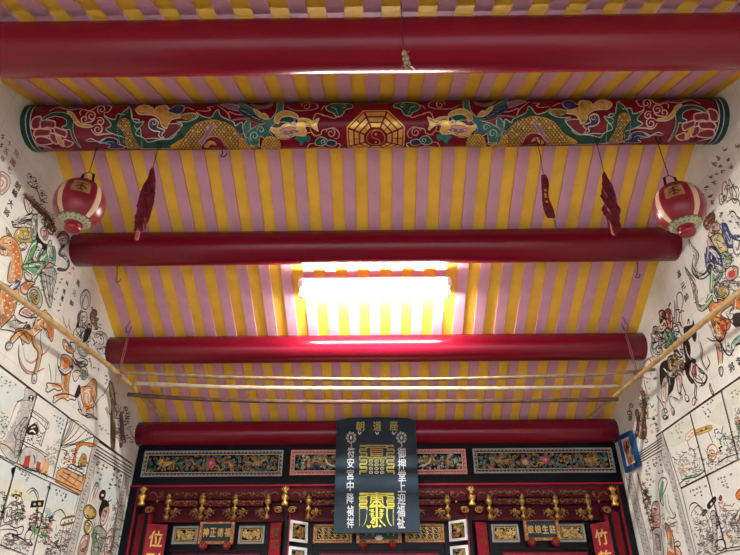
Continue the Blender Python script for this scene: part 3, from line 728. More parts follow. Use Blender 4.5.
# --- brackets under the header: gilt finials, carved maroon tiers, scroll ends
YB_ = YA-.03
def finial(px, py0, py1, r, big):
    q = atY(px, (py0+py1)/2, YB_); z0 = atY(px, py1, YB_).z; z1 = atY(px, py0, YB_).z; h = z1-z0
    mb = MB()
    if big: prof = [(.3, 0), (.85, .02), (.95, .10), (.7, .2), (.55, .26), (1, .36), (1, .5), (.55, .6), (.5, .66), (.62, .72), (.3, .82), (.0, .84)]
    else: prof = [(0, -.02), (.7, .02), (1.0, .09), (.9, .16), (.35, .2), (.35, .26), (1.0, .33), (1.05, .4), (.4, .45), (.4, .5), (1.1, .57), (1.25, .64), (1.0, .7), (.4, .74), (.8, .82), (.5, .9), (0, .92)]
    mb.lathe([(a*r, b*h) for a, b in prof], (q.x, YB_, z0), 'gold' if big else 'goldmid', seg=12)
    for k in range(5):                                                 # flared leaf crown
        a = -2.6+k*.52 if False else math.pi*(.15+.175*k)
        d = V((math.cos(a), 0, math.sin(a)))
        o = V((q.x, YB_, z0+h*.72))
        mb.tube([o, o+d*r*.75+V((0, -r*.3, 0)), o+d*r*1.25+V((0, -r*.1, r*.25))], [r*.28, r*.24, r*.05], 'gold' if big else 'goldmid', 6)
    if big:
      for k in range(8):
        a = k*.785; mb.tube([(q.x+r*.8*math.cos(a), YB_+r*.8*math.sin(a), z0+h*.44), (q.x+r*1.0*math.cos(a), YB_+r*1.0*math.sin(a), z0+h*.52)], r*.14, 'gold', 4)
    mb.build('finial', screen)
BIG = [142.6, 285.2, 471.6, 613.4]
SMALL = [168, 202, 235, 267.5, 308.5, 343, 378, 412, 447.6, 489.3, 522.5, 556, 588.5]
for p in BIG: finial(p, 485.5, 506, .037, True)
for p in SMALL: finial(p, 490.5, 520, .027, False)
def tier(pa, pb, py, rs):
    a, b = atY(pa, py, YA+.02).x, atY(pb, py, YA+.02).x; z = atY(377, py, YA+.02).z; rr = random.Random(rs)
    mb = MB(); mb.box((a, YA-.01, z-.03), (b, YA+.08, z+.026), 'maroon', .004); o = mb.build('bracket_tier', screen)
    mb = MB(); n = max(2, int((b-a)/.075)); w = (b-a)/n
    for k in range(n):
        x = a+w*(k+.5); scurl(mb, x, z, YA-.014, w*.95, 'darkgold', .0052, 1 if k % 2 else -1, 1)
        curl(mb, x+w*.3, z+.006, YA-.014, .013, 'darkgold', .0042, rr.uniform(0, 6), 1.2)
        leaf(mb, x-w*.2, z+.012, YA-.012, .026, rr.uniform(.2, 1.2), 'darkgold', .5)
        leaf(mb, x+w*.1, z-.02, YA-.012, .026, rr.uniform(-1, .4), 'darkgold', .5)
    mb.build('gilt_scrollwork', o)
def corner(px, s):                                                     # gilt scroll leaf beside a stem
    q = atY(px, 514, YB_+.02); mb = MB()
    mb.tube(smooth_pts([(q.x+s*.02, q.y, q.z-.045), (q.x+s*.05, q.y-.005, q.z-.02), (q.x+s*.085, q.y, q.z+.02), (q.x+s*.12, q.y, q.z+.032)], 3), [.006]*7+[.005, .004, .003], 'darkgold', 6)
    curl(mb, q.x+s*.04, q.z+.012, q.y-.004, .022, 'darkgold', .007, 0, 1.3, s)
    curl(mb, q.x+s*.075, q.z+.036, q.y-.004, .018, 'goldmid', .005, 2, 1.2, s)
    for k in range(4): leaf(mb, q.x+s*(.02+.026*k), q.z-.035+.018*k, q.y-.008, .035, (-.9 if s > 0 else math.pi+.9), 'darkgold', .5)
    mb.build('gilt_bracket_leaf', screen)
for grp in ([168, 202, 235, 267.5], [308.5, 343, 378, 412, 447.6], [489.3, 522.5, 556, 588.5]):
    for i, (a, b) in enumerate(zip(grp, grp[1:])):
        for j, py in enumerate((494.3, 502.3)): tier(a+3, b-3, py, i*2+j)
        corner(a, 1); corner(b, -1)
for p in BIG:
    for s in (-1, 1):
        if (p < 150 and s < 0) or (p > 600 and s > 0): continue
        q = atY(p+s*14, 495, YA); mb = MB(); mb.box((q.x-.09, YA-.005, q.z-.055), (q.x+.09, YA+.08, q.z+.02), 'maroon', .006); o = mb.build('bracket_arm', screen)
        mb = MB(); scurl(mb, q.x, q.z, YA-.01, .15, 'darkgold', .006, s); curl(mb, q.x+s*.05, q.z+.01, YA-.01, .02, 'darkgold', .005, 1, 1.2); blob(mb, q.x+s*.02, q.z-.062, YA-.008, .010, .012, .012, 'gold'); mb.build('gilt_scrollwork', o)
        q = atY(p+s*7.2, 510.3, YA-.02); mb = MB()
        mb.lathe([(0, .0), (.034, .0), (.040, .012), (.040, .045), (0, .05)], (q.x, q.y+.03, q.z), 'maroon', V((0, -1, 0)), 18)
        for i in range(len(mb.v)): mb.v[i] = V((q.x+(mb.v[i].x-q.x)*1.12, mb.v[i].y, q.z+(mb.v[i].z-q.z)*.8))
        o = mb.build('scroll_end', screen)
        mb = MB(); n = 26
        mb.tube([(q.x+s*.043*(1-.75*i/n)*math.cos(.3+i*.42), q.y-.021, q.z+.031*(1-.75*i/n)*math.sin(.3+i*.42)) for i in range(n)], .0056, 'goldmid', 6); mb.build('spiral', o)

# --- recessed bays: gilt lattice panels and red door boards
YBAY = YA+.17
def lattice(px0, px1, py0, py1, Y, style, frame='grey'):
    a, b, c, d = rc(px0, px1, py0, py1, Y); rr = random.Random(int(px0*7))
    o = MB().box((a, Y, c), (b, Y+.03, d), 'black').build('lattice_panel', screen)
    mb = MB(); front_frame(mb, a, b, c, d, Y-.014, .019, .03, frame); mb.build('frame', o)
    e = .026; mb = MB(); front_frame(mb, a+e, b-e, c+e, d-e, Y-.008, .005, .012, 'goldpaint'); A, B, Cc, D = a+e+.008, b-e-.008, c+e+.006, d-e-.006
    if style == 'key':
        mb.box((A, Y-.003, Cc), (B, Y, D), 'iron')
        st = .020; w = .0042; n = int((B-A+D-Cc)/st)
        for sgn in (1, -1):
            for k in range(n+1):
                off = k*st; segs = []
                t = 0
                u0 = A+off-(D-Cc) if sgn > 0 else A+off
                pts = []
                m_ = 10
                for i in range(m_+1):
                    z = Cc+(D-Cc)*i/m_; x = u0+sgn*(D-Cc)*i/m_ if sgn > 0 else u0-(D-Cc)*i/m_
                    ok = A <= x <= B and ((i//2+k) % 3 != (0 if sgn > 0 else 1))
                    if ok: pts.append((x, Y-.008, z))
                    if (not ok or i == m_) and pts:
                        if len(pts) > 1: mb.tube([pts[0], pts[-1]], w, 'palegilt', 4)
                        pts = []
    else:
        for k in range(int((B-A)*(D-Cc)/.00017)):
            x = rr.uniform(A+.008, B-.008); z = rr.uniform(Cc+.008, D-.008)
            if rr.random() < .6: curl(mb, x, z, Y-.006, rr.uniform(.008, .013), 'palegilt', .004, rr.uniform(0, 6), 1.0, rr.choice((-1, 1)), 4)
            else: leaf(mb, x, z, Y-.006, .02, rr.uniform(0, 6.28), 'palegilt', .5)
        blob(mb, (A+B)/2, (Cc+D)/2, Y-.004, .022, .016, .014, 'gold')
    mb.build('gilt_fretwork', o)
    return o
for a, b in ((173, 198.4), (238.8, 264.6), (491.6, 518.8), (558.6, 585)): lattice(a, b, 525.2, 543.2, YBAY, 'scroll')
for a, b in ((313.6, 352), (405, 444)): lattice(a, b, 524.4, 542.8, YBAY, 'key', 'brownframe')
# splayed white-framed squares beside the middle bay
def splay_square(c4, label, inner):
    # c4: outer corners tl,tr,br,bl as (px,py,Y)
    q = [atY(*p) for p in c4]; n = (q[1]-q[0]).cross(q[3]-q[0]).normalized()
    if n.y > 0: n = -n
    ux = (q[1]-q[0]); uz = (q[3]-q[0]); g = lambda s, t, l=0: q[0]+ux*s+(uz*(1-s)+(q[2]-q[1])*s)*t+n*l
    mb = MB()
    def plate(s0, s1, t0, t1, l0, l1, m):
        mb.hexa([g(s0, t1, l0), g(s1, t1, l0), g(s1, t1, l1), g(s0, t1, l1), g(s0, t0, l0), g(s1, t0, l0), g(s1, t0, l1), g(s0, t0, l1)], m)
    plate(0, 1, 0, 1, -.02, 0, 'black'); o = mb.build('lattice_panel', screen); o['label'] = label
    mb = MB(); w = .13
    for s0, s1, t0, t1 in ((0, 1, 0, w), (0, 1, 1-w, 1), (0, w, w, 1-w), (1-w, 1, w, 1-w)): plate(s0, s1, t0, t1, 0, .014, 'white')
    if inner:
        for s0, s1, t0, t1 in ((w, 1-w, w, w+.07), (w, w+.07, w+.07, 1-w), (1-w-.07, 1-w, w+.07, 1-w)): plate(s0, s1, t0, t1, 0, .009, 'blue')
    mb.build('frame', o)
    mb = MB(); rr = random.Random(int(c4[0][0]))
    for k in range(48):
        s, t = rr.uniform(.2, .8), rr.uniform(.2, .8); r = .05+.04*rr.random(); a0 = rr.uniform(0, 6)
        mb.tube([g(s+r*(1-.08*i)*math.cos(a0+i*.7), t+r*(1-.08*i)*math.sin(a0+i*.7), .006) for i in range(9)], .0046, 'tan', 4)
    for k in range(7): mb.tube([g(.5, .5, .008), g(.5+.12*math.cos(k*.9), .5+.12*math.sin(k*.9), .008)], [.012, .004], 'gold', 5)
    mb.build('gilt_carving', o)
Yi = YA+.13
splay_square([(290.3, 519.9, YA), (307.2, 522.7, Yi), (306.8, 543.3, Yi), (288.9, 541, YA)], 'upper white-framed square lattice beside the left middle post', False)
splay_square([(288.8, 546.1, YA), (306.4, 548.2, Yi), (305.4, 569.5, Yi), (286.8, 568, YA)], 'lower white-framed square lattice beside the left middle post', True)
splay_square([(449.3, 521.6, Yi), (466.6, 519.2, YA), (468.2, 540, YA), (450.2, 541.9, Yi)], 'upper white-framed square lattice beside the right middle post', False)
splay_square([(450.6, 546.6, Yi), (468.2, 544.9, YA), (470.2, 567, YA), (452, 568, Yi)], 'lower white-framed square lattice beside the right middle post', True)
for a, b in ((168.5, 263), (316, 441.5), (499.5, 591)):                 # red boards hanging below the lattices
    x_a, x_b = atY(a, 555, YBAY).x, atY(b, 555, YBAY).x; z1 = atY(377, 553.4, YBAY).z
    MB().box((x_a+.03, YBAY+.0, 0), (x_b-.03, YBAY+.03, z1), 'redboard').build('red_door_board', screen)
    mb = MB(); zl = atY(377, 549.2, YBAY).z
    mb.box((x_a, YBAY-.01, zl-.006), (x_b, YBAY+.03, zl), 'maroon'); mb.build('red_bead', screen)
for a, b in ((163.8, 168), (264.8, 269), (488.8, 491.4), (588.4, 592), (308, 313), (444.6, 449)):
    MB().box((atY(a, 540, YBAY).x, YBAY-.01, 0), (atY(b, 540, YBAY).x, YBAY+.03, zc0-.02), 'black').build('stile', screen)

# ------------------------------------------------------------------ couplet boards and name plaques (hung on the screen)
def couplet(c4, chars, label, m, cm, strokes=None):
    q = [atY(*p) for p in c4]; ux = (q[1]-q[0]).normalized(); n = ux.cross(V((0, 0, 1))).normalized()
    if n.y > 0: n = -n
    wd = (q[1]-q[0]).length; dz = V((0, 0, -1)); H = 1.3
    t = thing('couplet_board', (q[0]+q[1])/2+dz*H, label, 'couplet board', 'red couplet boards of the altar screen')
    mb = MB(); B = q[0]+dz*H; a = [B, B+ux*wd, B+ux*wd-n*.02, B-n*.02]
    mb.hexa(a+[p-dz*H for p in a], m, .003); mb.build('board', t)
    mb = MB(); up = V((0, 0, 1))
    for k, ch in enumerate(chars):
        c = (q[0]+q[1])/2+dz*(wd*(.72+1.06*k)); glyph(mb, ch, c+n*.002, ux if n.y < 0 else -ux, up, wd*.66, wd*.78, cm)
    if strokes:
        for w_, pts in strokes:
            P_ = smooth_pts([q[0]+ux*wd*s+dz*wd*u+n*.003 for s, u in pts], 4); mb.ribbon(P_, w_*wd, n, cm)
    mb.build('lettering', t); return t
couplet([(148.4, 523.2, YA), (168, 524.8, YA+.08), 0, 0][:2], '位列', 'bright red couplet board with large gold characters, at the left end of the screen', 'redboard', 'goldpaint')
couplet([(590, 524.2, YA+.10), (608.2, 521.2, YA)], '竹乾', 'bright red couplet board with large gold characters, at the right end of the screen', 'redboard', 'goldpaint')
couplet([(270.6, 522.6, YA+.09), (281.6, 522.4, YA+.06)], '號司', 'narrow dark red couplet board with faint gold characters, left of the left middle post', 'maroon' if False else 'redboard', 'darkgold')
couplet([(475.4, 521.6, YA+.06), (486.6, 522.8, YA+.09)], '', 'narrow dark red board with cursive gold brush strokes, right of the right middle post', 'redboard', 'darkgold',
        [(.07, [(.35, .35), (.7, .3), (.68, .45), (.4, .55)]), (.06, [(.5, .28), (.45, .6), (.62, .62), (.66, .8), (.4, .95)]), (.07, [(.55, .9), (.7, 1.15), (.45, 1.2), (.6, 1.35)]),
         (.08, [(.25, 1.35), (.5, 1.45), (.95, 1.75)]), (.06, [(.45, 1.1), (.7, 1.3), (.75, 1.5)]), (.07, [(.4, 2.3), (.65, 2.25), (.55, 2.5), (.7, 2.6)]), (.06, [(.5, 2.2), (.55, 2.9)])])
def plaque(px0, px1, py0, py1, Y, chars, label, board, ww=.026):
    a, b, c, d = rc(px0, px1, py0, py1, Y); t = thing('name_plaque', ((a+b)/2, Y, c), label, 'plaque', 'gilt framed name plaques on the screen')
    MB().box((a+.01, Y+.005, c+.01), (b-.01, Y+.05, d-.01), board, .003).build('board', t)
    mb = MB(); front_frame(mb, a, b, c, d, Y-.014, ww, .05, 'brownframe'); rr = random.Random(int(px0))
    n = int((b-a)/.02)
    for k in range(n):
        x = a+.012+(b-a-.024)*k/(n-1)
        for z in (c+ww*.5, d-ww*.5): blob(mb, x, z+rr.uniform(-.004, .004), Y-.013, .010, .007, .007, rr.choice(('brownframe', 'goldpaint', 'rose')), rr.uniform(0, 3), 6)
    n = int((d-c)/.02)
    for k in range(1, n-1):
        z = c+.012+(d-c-.024)*k/(n-1)
        for x in (a+ww*.5, b-ww*.5): blob(mb, x, z, Y-.013, .007, .010, .007, rr.choice(('brownframe', 'goldpaint', 'rose')), rr.uniform(0, 3), 6)
    mb.build('carved_frame', t)
    for s in (.16, .84) if px0 < 300 or px0 > 500 else (.15, .8):
        x = a+(b-a)*s; mb = MB(); mb.lathe([(0, 0), (.034, 0), (.040, .01), (.036, .04), (0, .046)], (x, Y+.01, c-.012), 'redboard', V((0, -1, 0)), 14)
        curl(mb, x, c-.012, Y-.040, .026, 'goldmid', .005, 0, 1.3); mb.build('scroll_foot', t)
    mb = MB(); n = len(chars); w_ = (b-a-2*ww)
    for k, ch in enumerate(chars):
        glyph(mb, ch, V((a+ww+w_*(k+.5)/n, Y+.002, (c+d)/2)), V((1, 0, 0)), V((0, 0, 1)), w_/n*.8, (d-c-2*ww)*.5, 'goldpaint')
    if chars: mb.build('lettering', t)
    return t, (a, b, c, d)
plaque(199.6, 234, 520, 543.2, YBAY-.05, '神正德福', 'small gilt-framed dark blue name plaque in the left bay of the screen', 'navyboard')
plaque(524.4, 559.2, 519, 541.6, YBAY-.05, '娘娘生註', 'small gilt-framed dark blue name plaque in the right bay of the screen', 'navyboard')
t, (a, b, c, d) = plaque(356.4, 401.4, 519, 543.2, YBAY-.05, '', 'gilt-framed dark green plaque in the middle bay, mostly hidden by the hanging black board', 'darkgreen', .03)
mb = MB()
for k in range(5): leaf(mb, (a+b)/2, c+.028, YBAY-.066, .05, .5+.53*k, 'white', .5)
blob(mb, (a+b)/2, c+.034, YBAY-.066, .03, .012, .012, 'white'); mb.build('white_shell', t)
mb = MB(); nn = V((0, -1, 0))
for k, (px, py) in enumerate(((364.5, 533), (371, 533), (386, 532.6), (391.5, 532.4))):
    o = atY(px, py, YBAY-.05); 
    for j in range(3): mb.ribbon([o+V((-.025+.02*j, 0, .03-.03*j)), o+V((.02*j-.01, 0, .0)), o+V((.025-.01*j, 0, -.008))], .007, nn, 'goldpaint')
mb.build('lettering', t)

# ------------------------------------------------------------------ black hanging board in front of the lowest beam
YH = 5.80
q00, q10 = atY(333.8, 533, YH), atY(418.4, 532.4, YH); q01, q11 = atY(336.6, 421, YH), atY(417.2, 420.6, YH)
hx0, hx1 = (q00.x+q01.x)/2, (q10.x+q11.x)/2; hz0 = (q00.z+q10.z)/2; hz1 = (q01.z+q11.z)/2; ztop = atY(377, 417.2, YH).z
hb = thing('hanging_signboard', ((hx0+hx1)/2, YH, hz0), 'tall blue-black lacquered signboard with white and yellow characters, hanging before the lowest beam', 'signboard')
wd = hx1-hx0
outl = [(hx0, hz0), (hx1, hz0), (hx1, hz1), (hx1-wd*.12, ztop-.008), (hx0+wd*.5, ztop), (hx0+wd*.14, ztop-.006), (hx0, hz1)]
mb = MB(); n = len(outl); mb.add([V((x, YH, z)) for x, z in outl]+[V((x, YH+.035, z)) for x, z in outl], [tuple(range(n)), tuple(range(n, 2*n))[::-1]]+[(i, i+n, (i+1) % n+n, (i+1) % n) for i in range(n)], 'slate'); mb.build('board', hb)
HP = lambda px, py: atY(px, py, YH)-V((0, .0012, 0))
def rowtext(chars, pts, w, h, m, name):
    for ch, (px, py) in zip(chars, pts):
        mb = MB(); p = HP(px, py); k = (p-CAM).dot(FW)/FPX; glyph(mb, ch, p, V((1, 0, 0)), V((0, 0, 1)), w*k, h*k*1.16, m, .0008); mb.build(name, hb)
rowtext('朝道座', [(360.2, 426.3), (377.2, 426), (393.8, 425.6)], 8, 8.4, 'palegold', 'yellow_character')
rowtext('符安宮中降禎祥', [(351, 452.5), (350.6, 463), (350.4, 474.4), (350.2, 486), (350.4, 498.2), (350.4, 511), (350.4, 522.6)], 6.8, 8.6, 'silver', 'white_character')
rowtext('御押堂上迎福祉', [(401.6, 453), (401.8, 464.2), (402, 475.6), (401.6, 486.6), (401.4, 499), (401, 511), (401, 522.6)], 7.6, 9.2, 'silver', 'white_character')
def HPnt(): return Paint(lambda x, y: HP(x, y), lambda p: V((0, -1, 0)))
for d in ('238,140 248,160 262,142', '362,142 374,160 388,142', '484,140 494,160 512,142'):
    P = HPnt(); P.run('@325,412,7.19\nL silver 9 '+d); P.mb.build('white_tick', hb)
for cx, sx in ((188, -1), (550, 1)):
    P = HPnt(); P.x0, P.y0, P.sc = 325, 412, 7.19
    P.fill('inkgrey', [(cx+40*math.cos(a*.628)*(1 if a % 2 else .8), 185+46*math.sin(a*.628)*(1 if a % 2 else .85)) for a in range(10)], True)
    P.fill('slate', [(cx+18*math.cos(a*.6), 185+24*math.sin(a*.6)) for a in range(10)])
    P.fill('wlgrey', [(cx+8*math.cos(a*.6), 185+15*math.sin(a*.6)) for a in range(10)])
    for k in range(9): a = k*.7; P.line('wlgrey', 6, [(cx+22*math.cos(a), 185+28*math.sin(a)), (cx+38*math.cos(a+.3), 185+44*math.sin(a+.3))])
    P.line('wlgrey', 5, [(cx, 225), (cx+3, 240), (cx-4, 258)]); P.mb.build('emblem', hb)
P = HPnt(); P.x0, P.y0, P.sc = 325, 412, 7.19
# upper yellow seal: two columns of folded bars, a framed square and rows of round marks
for xa, xb, s in ((250, 300, 1), (445, 496, -1)):
    for k in range(8):
        y = 240+k*26; m = 'palegold' if k < 6 else 'lime'
        P.line(m, 7, [(xa, y), (xb, y)], smooth=False, taper=False); P.line(m, 5, [(xa, y+9), (xb, y+9)], smooth=False, taper=False)
        e = xa if (k % 2) == (s > 0) else xb; P.line(m, 7, [(e, y), (e, y+26)], smooth=False, taper=False)
P.line('palegold', 8, [(300, 240), (445, 240)], smooth=False, taper=False); P.line('palegold', 6, [(300, 254), (445, 254)], smooth=False, taper=False)
for y in (268, 284, 300, 312): P.line('ochre', 6, [(330, y), (412, y)], smooth=False, taper=False)
for x in (330, 412): P.line('palegold', 7, [(x, 254), (x, 314)], smooth=False, taper=False)
P.line('palegold', 7, [(300, 326), (445, 326)], smooth=False, taper=False); P.line('palegold', 5, [(300, 338), (445, 338)], smooth=False, taper=False)
for k, y in enumerate((354, 380, 408, 434)):
    for x in (330, 371, 411):
        m = 'palegold' if k < 2 else 'cream'; P.line(m, 4.5, [(x+13*math.cos(a*.7), y+8*math.sin(a*.7)) for a in range(9)], True); P.line(m, 3, [(x-4, y), (x+4, y)], smooth=False)
P.mb.build('upper_yellow_seal', hb)
P = HPnt(); P.x0, P.y0, P.sc = 325, 470, 7.19
for xa, xb, s in ((248, 302, 1), (445, 496, -1)):
    for k in range(5):
        y = 168+k*24; P.line('lime', 9, [(xa, y), (xb, y)], smooth=False, taper=False); P.line('lime', 5, [(xa, y+11), (xb, y+11)], smooth=False, taper=False)
        e = xa if (k % 2) == (s > 0) else xb; P.line('lime', 7, [(e, y), (e, y+22)], smooth=False, taper=False)
P.line('lime', 12, [(248, 170), (496, 170)], smooth=False, taper=False)
P.line('lime', 6, [(300, 184), (445, 184)], smooth=False, taper=False)
P.line('lime', 14, [(372, 160), (372, 410)], smooth=False, taper=False)
P.run('''l lime 10 330,196 416,196
l lime 9 328,212 418,212
L lime 10 330,190 332,220 326,240
L lime 10 414,190 412,220 420,240
l lime 10 344,230 400,230
L lime 12 372,215 345,240 320,268
L lime 12 372,215 400,240 432,268
l lime 9 330,254 416,254
L lime 10 322,270 372,262 424,270
L lime 9 424,268 446,276 446,330 460,380 480,402
L palegold 5 300,262 300,330 288,380 268,408
l palegold 6 492,272 490,320 492,400
l palegold 4 248,272 248,404
L lime 9 316,290 350,284 330,300 358,300
L lime 9 424,290 396,284 416,300 388,300
L lime 9 320,318 350,312 332,330 358,330
L lime 9 424,318 394,312 414,330 390,330
l lime 8 334,344 410,344
L lime 10 330,372 352,350 358,372
L lime 10 392,352 404,372 436,404
L lime 12 336,360 352,384 326,376
L lime 14 302,398 314,412 328,396
L lime 12 340,396 352,410 364,400
D cream 9 396,404'''); P.mb.build('lower_yellow_seal', hb)
for s in (.2, .8):
    mb = MB(); x = hx0+wd*s; mb.tube([(x, YH+.04, hz1-.06), (x, YH+.075, hz1-.03), (x, YH+.10, hz1+.0)], .006, 'iron'); mb.build('hanger', hb)
# ------------------------------------------------------------------ paper lanterns
LY = BEAM['P2'][0]
def hook(pts, r=.0035, m='iron'):
    mb = MB(); mb.tube(smooth_pts(pts, 4), r, m, 6); return mb
def lantern(cx, cyp, hookpx, label, sx, face):
    c = atY(cx, cyp-1, LY-.02); k = (c-CAM).dot(FW)/FPX; R = 24.2*k
    t = thing('lantern', (c.x, c.y, c.z-1.28*R), label, 'lantern')
    prof = [(.50, .98), (.60, .96), (.80, .80), (.93, .52), (.995, .2), (1, 0), (.975, -.2), (.91, -.42), (.80, -.60), (.66, -.76)]
    def mf(i, j):
        a = j % 18; return 'lanterncream' if a in (0, 1, 2) else 'lanternred'
    rib = [1+.012*math.cos(2*math.pi*j/12) for j in range(72)]
    mb = MB(); mb.lathe([(a*R, b*R) for a, b in prof], c, 'lanternred', seg=72, mfun=mf, a0=face+math.radians(37.5), a1=face+math.radians(397.5)); mb.build('body', t)
    mb = MB(); mb.lathe([(a*R, b*R) for a, b in ((.66, -.76), (.635, -.79))], c, 'darkgreen', seg=36); mb.lathe([(a*R, b*R) for a, b in ((.635, -.79), (.56, -.86))], c, 'lanternolive', seg=36)
    mb.lathe([(a*R, b*R) for a, b in ((.56, -.86), (.53, -.885))], c, 'ochre', seg=36); mb.lathe([(a*R, b*R) for a, b in ((.53, -.885), (.45, -.93), (.36, -.95))], c, 'lanternband', seg=36)
    for j in range(18):
        a = j*math.pi/9; p = lambda q, h, da: c+V((q*R*math.cos(a+da), q*R*math.sin(a+da), h*R))
        mb.add([p(.637, -.80, -.11), p(.637, -.80, .11), p(.585, -.85, 0)], [(0, 1, 2)], 'teal')
        mb.add([p(.525, -.90, -.1), p(.525, -.90, .1), p(.46, -.94, 0)], [(0, 1, 2)], 'teal')
    mb.build('painted_band', t)
    mb = MB(); mb.lathe([(a*R, b*R) for a, b in ((.36, -.95), (.29, -.97), (.25, -1.02), (.32, -1.05), (.33, -1.18), (.28, -1.27), (.18, -1.28), (0, -1.26))], c, 'lanternknob', seg=24); mb.build('knob', t)
    mb = MB(); mb.lathe([(a*R, b*R) for a, b in ((.52, .96), (.55, 1.04), (.42, 1.05), (0, 1.03))], c, 'lanternknob', seg=24); mb.build('cap', t)
    # painted square with a brushed character
    mb = MB(); n = 8
    def sp(u, v, l):                                # on the body: u angle offset, v height
        hs = [b for a, b in prof]; rs = [a for a, b in prof]
        for i in range(len(hs)-1):
            if hs[i] >= v >= hs[i+1]: tt = (hs[i]-v)/(hs[i]-hs[i+1]); rr = rs[i]+(rs[i+1]-rs[i])*tt; break
        return c+V(((rr+l)*R*math.cos(face+u), (rr+l)*R*math.sin(face+u), v*R))
    for i in range(n):
        for j in range(n):
            u0, u1 = -.36+.72*i/n, -.36+.72*(i+1)/n; v0, v1 = .02+.62*j/n, .02+.62*(j+1)/n
            mb.add([sp(u0, v0, .012), sp(u1, v0, .012), sp(u1, v1, .012), sp(u0, v1, .012)], [(0, 1, 2, 3)], 'lanternsquare')
    for st in ([(-.2, .58), (.2, .6)], [(0, .68), (.0, .3)], [(-.02, .5), (-.22, .34)], [(.02, .5), (.22, .32)], [(-.14, .44), (.14, .44)], [(-.1, .27), (.12, .26)]):
        P_ = [sp(st[0][0]+(st[1][0]-st[0][0])*q/4, st[0][1]+(st[1][1]-st[0][1])*q/4-.14, .028) for q in range(5)]
        mb.ribbon(P_, .075*R, lambda p: (p-c).normalized(), 'wbrownred')
    mb.build('painted_square', t)
    h = atY(hookpx[0][0], hookpx[0][1], LY-.02); top = c+V((0, 0, 1.05*R))
    mb = MB(); up = V((0, 0, 1)); 
    for s in (-1, 1): mb.tube([top+V((s*.3*R, 0, -.1*R)), top+V((s*.22*R, 0, .62*R))], .009, 'iron', 6)
    mb.tube([top+V((-.22*R, 0, .62*R)), top+V((0, 0, .76*R)), top+V((.22*R, 0, .62*R))], .003, 'iron', 5); mb.build('bail', t)
    hk = top+V((0, 0, .74*R)); zt = BEAM['P2'][1]-BEAM['P2'][2]+.004
    mb = MB(); mb.tube([hk, V((hk.x, hk.y, (hk.z+zt)/2)), V((hk.x, hk.y, zt-.055))], .0028, 'iron', 6)
    b = V((hk.x, hk.y, zt)); mb.tube(smooth_pts([b, b+V((0, 0, -.05)), b+V((.01, -.006, -.075)), b+V((.026, -.006, -.05)), b+V((.024, 0, -.02))], 4), .0034, 'iron', 6); mb.build('hook', t)
    return t
M['lanternred'] = mat('red_lantern_silk', (.21, .007, .022, 1), .35, var=.12, scale=9, spec=.4)
M['lanterncream'] = mat('cream_lantern_silk', (.60, .40, .26, 1), .4, var=.1, scale=9)
M['lanternband'] = mat('pale_green_band', (.42, .46, .32, 1), .45, var=.15)
M['lanternolive'] = mat('olive_cream_band', (.42, .38, .24, 1), .45, var=.2)
M['lanternknob'] = mat('red_turned_wood', (.26, .006, .02, 1), .3, var=.1, spec=.45)
M['lanternsquare'] = mat('dull_gold_paper', (.34, .20, .07, 1), .6, var=.2, scale=20)
M['wbrownred'] = mat('dark_red_ink', (.10, .012, .012, 1), .6)
lantern(79.2, 206.5, [(95, 148)], 'red lantern with cream ribs hanging from the ridge beam by the left wall', -1, math.radians(-66))
lantern(679.8, 210, [(661, 146)], 'red lantern with cream ribs hanging from the ridge beam by the right wall', 1, math.radians(-122))

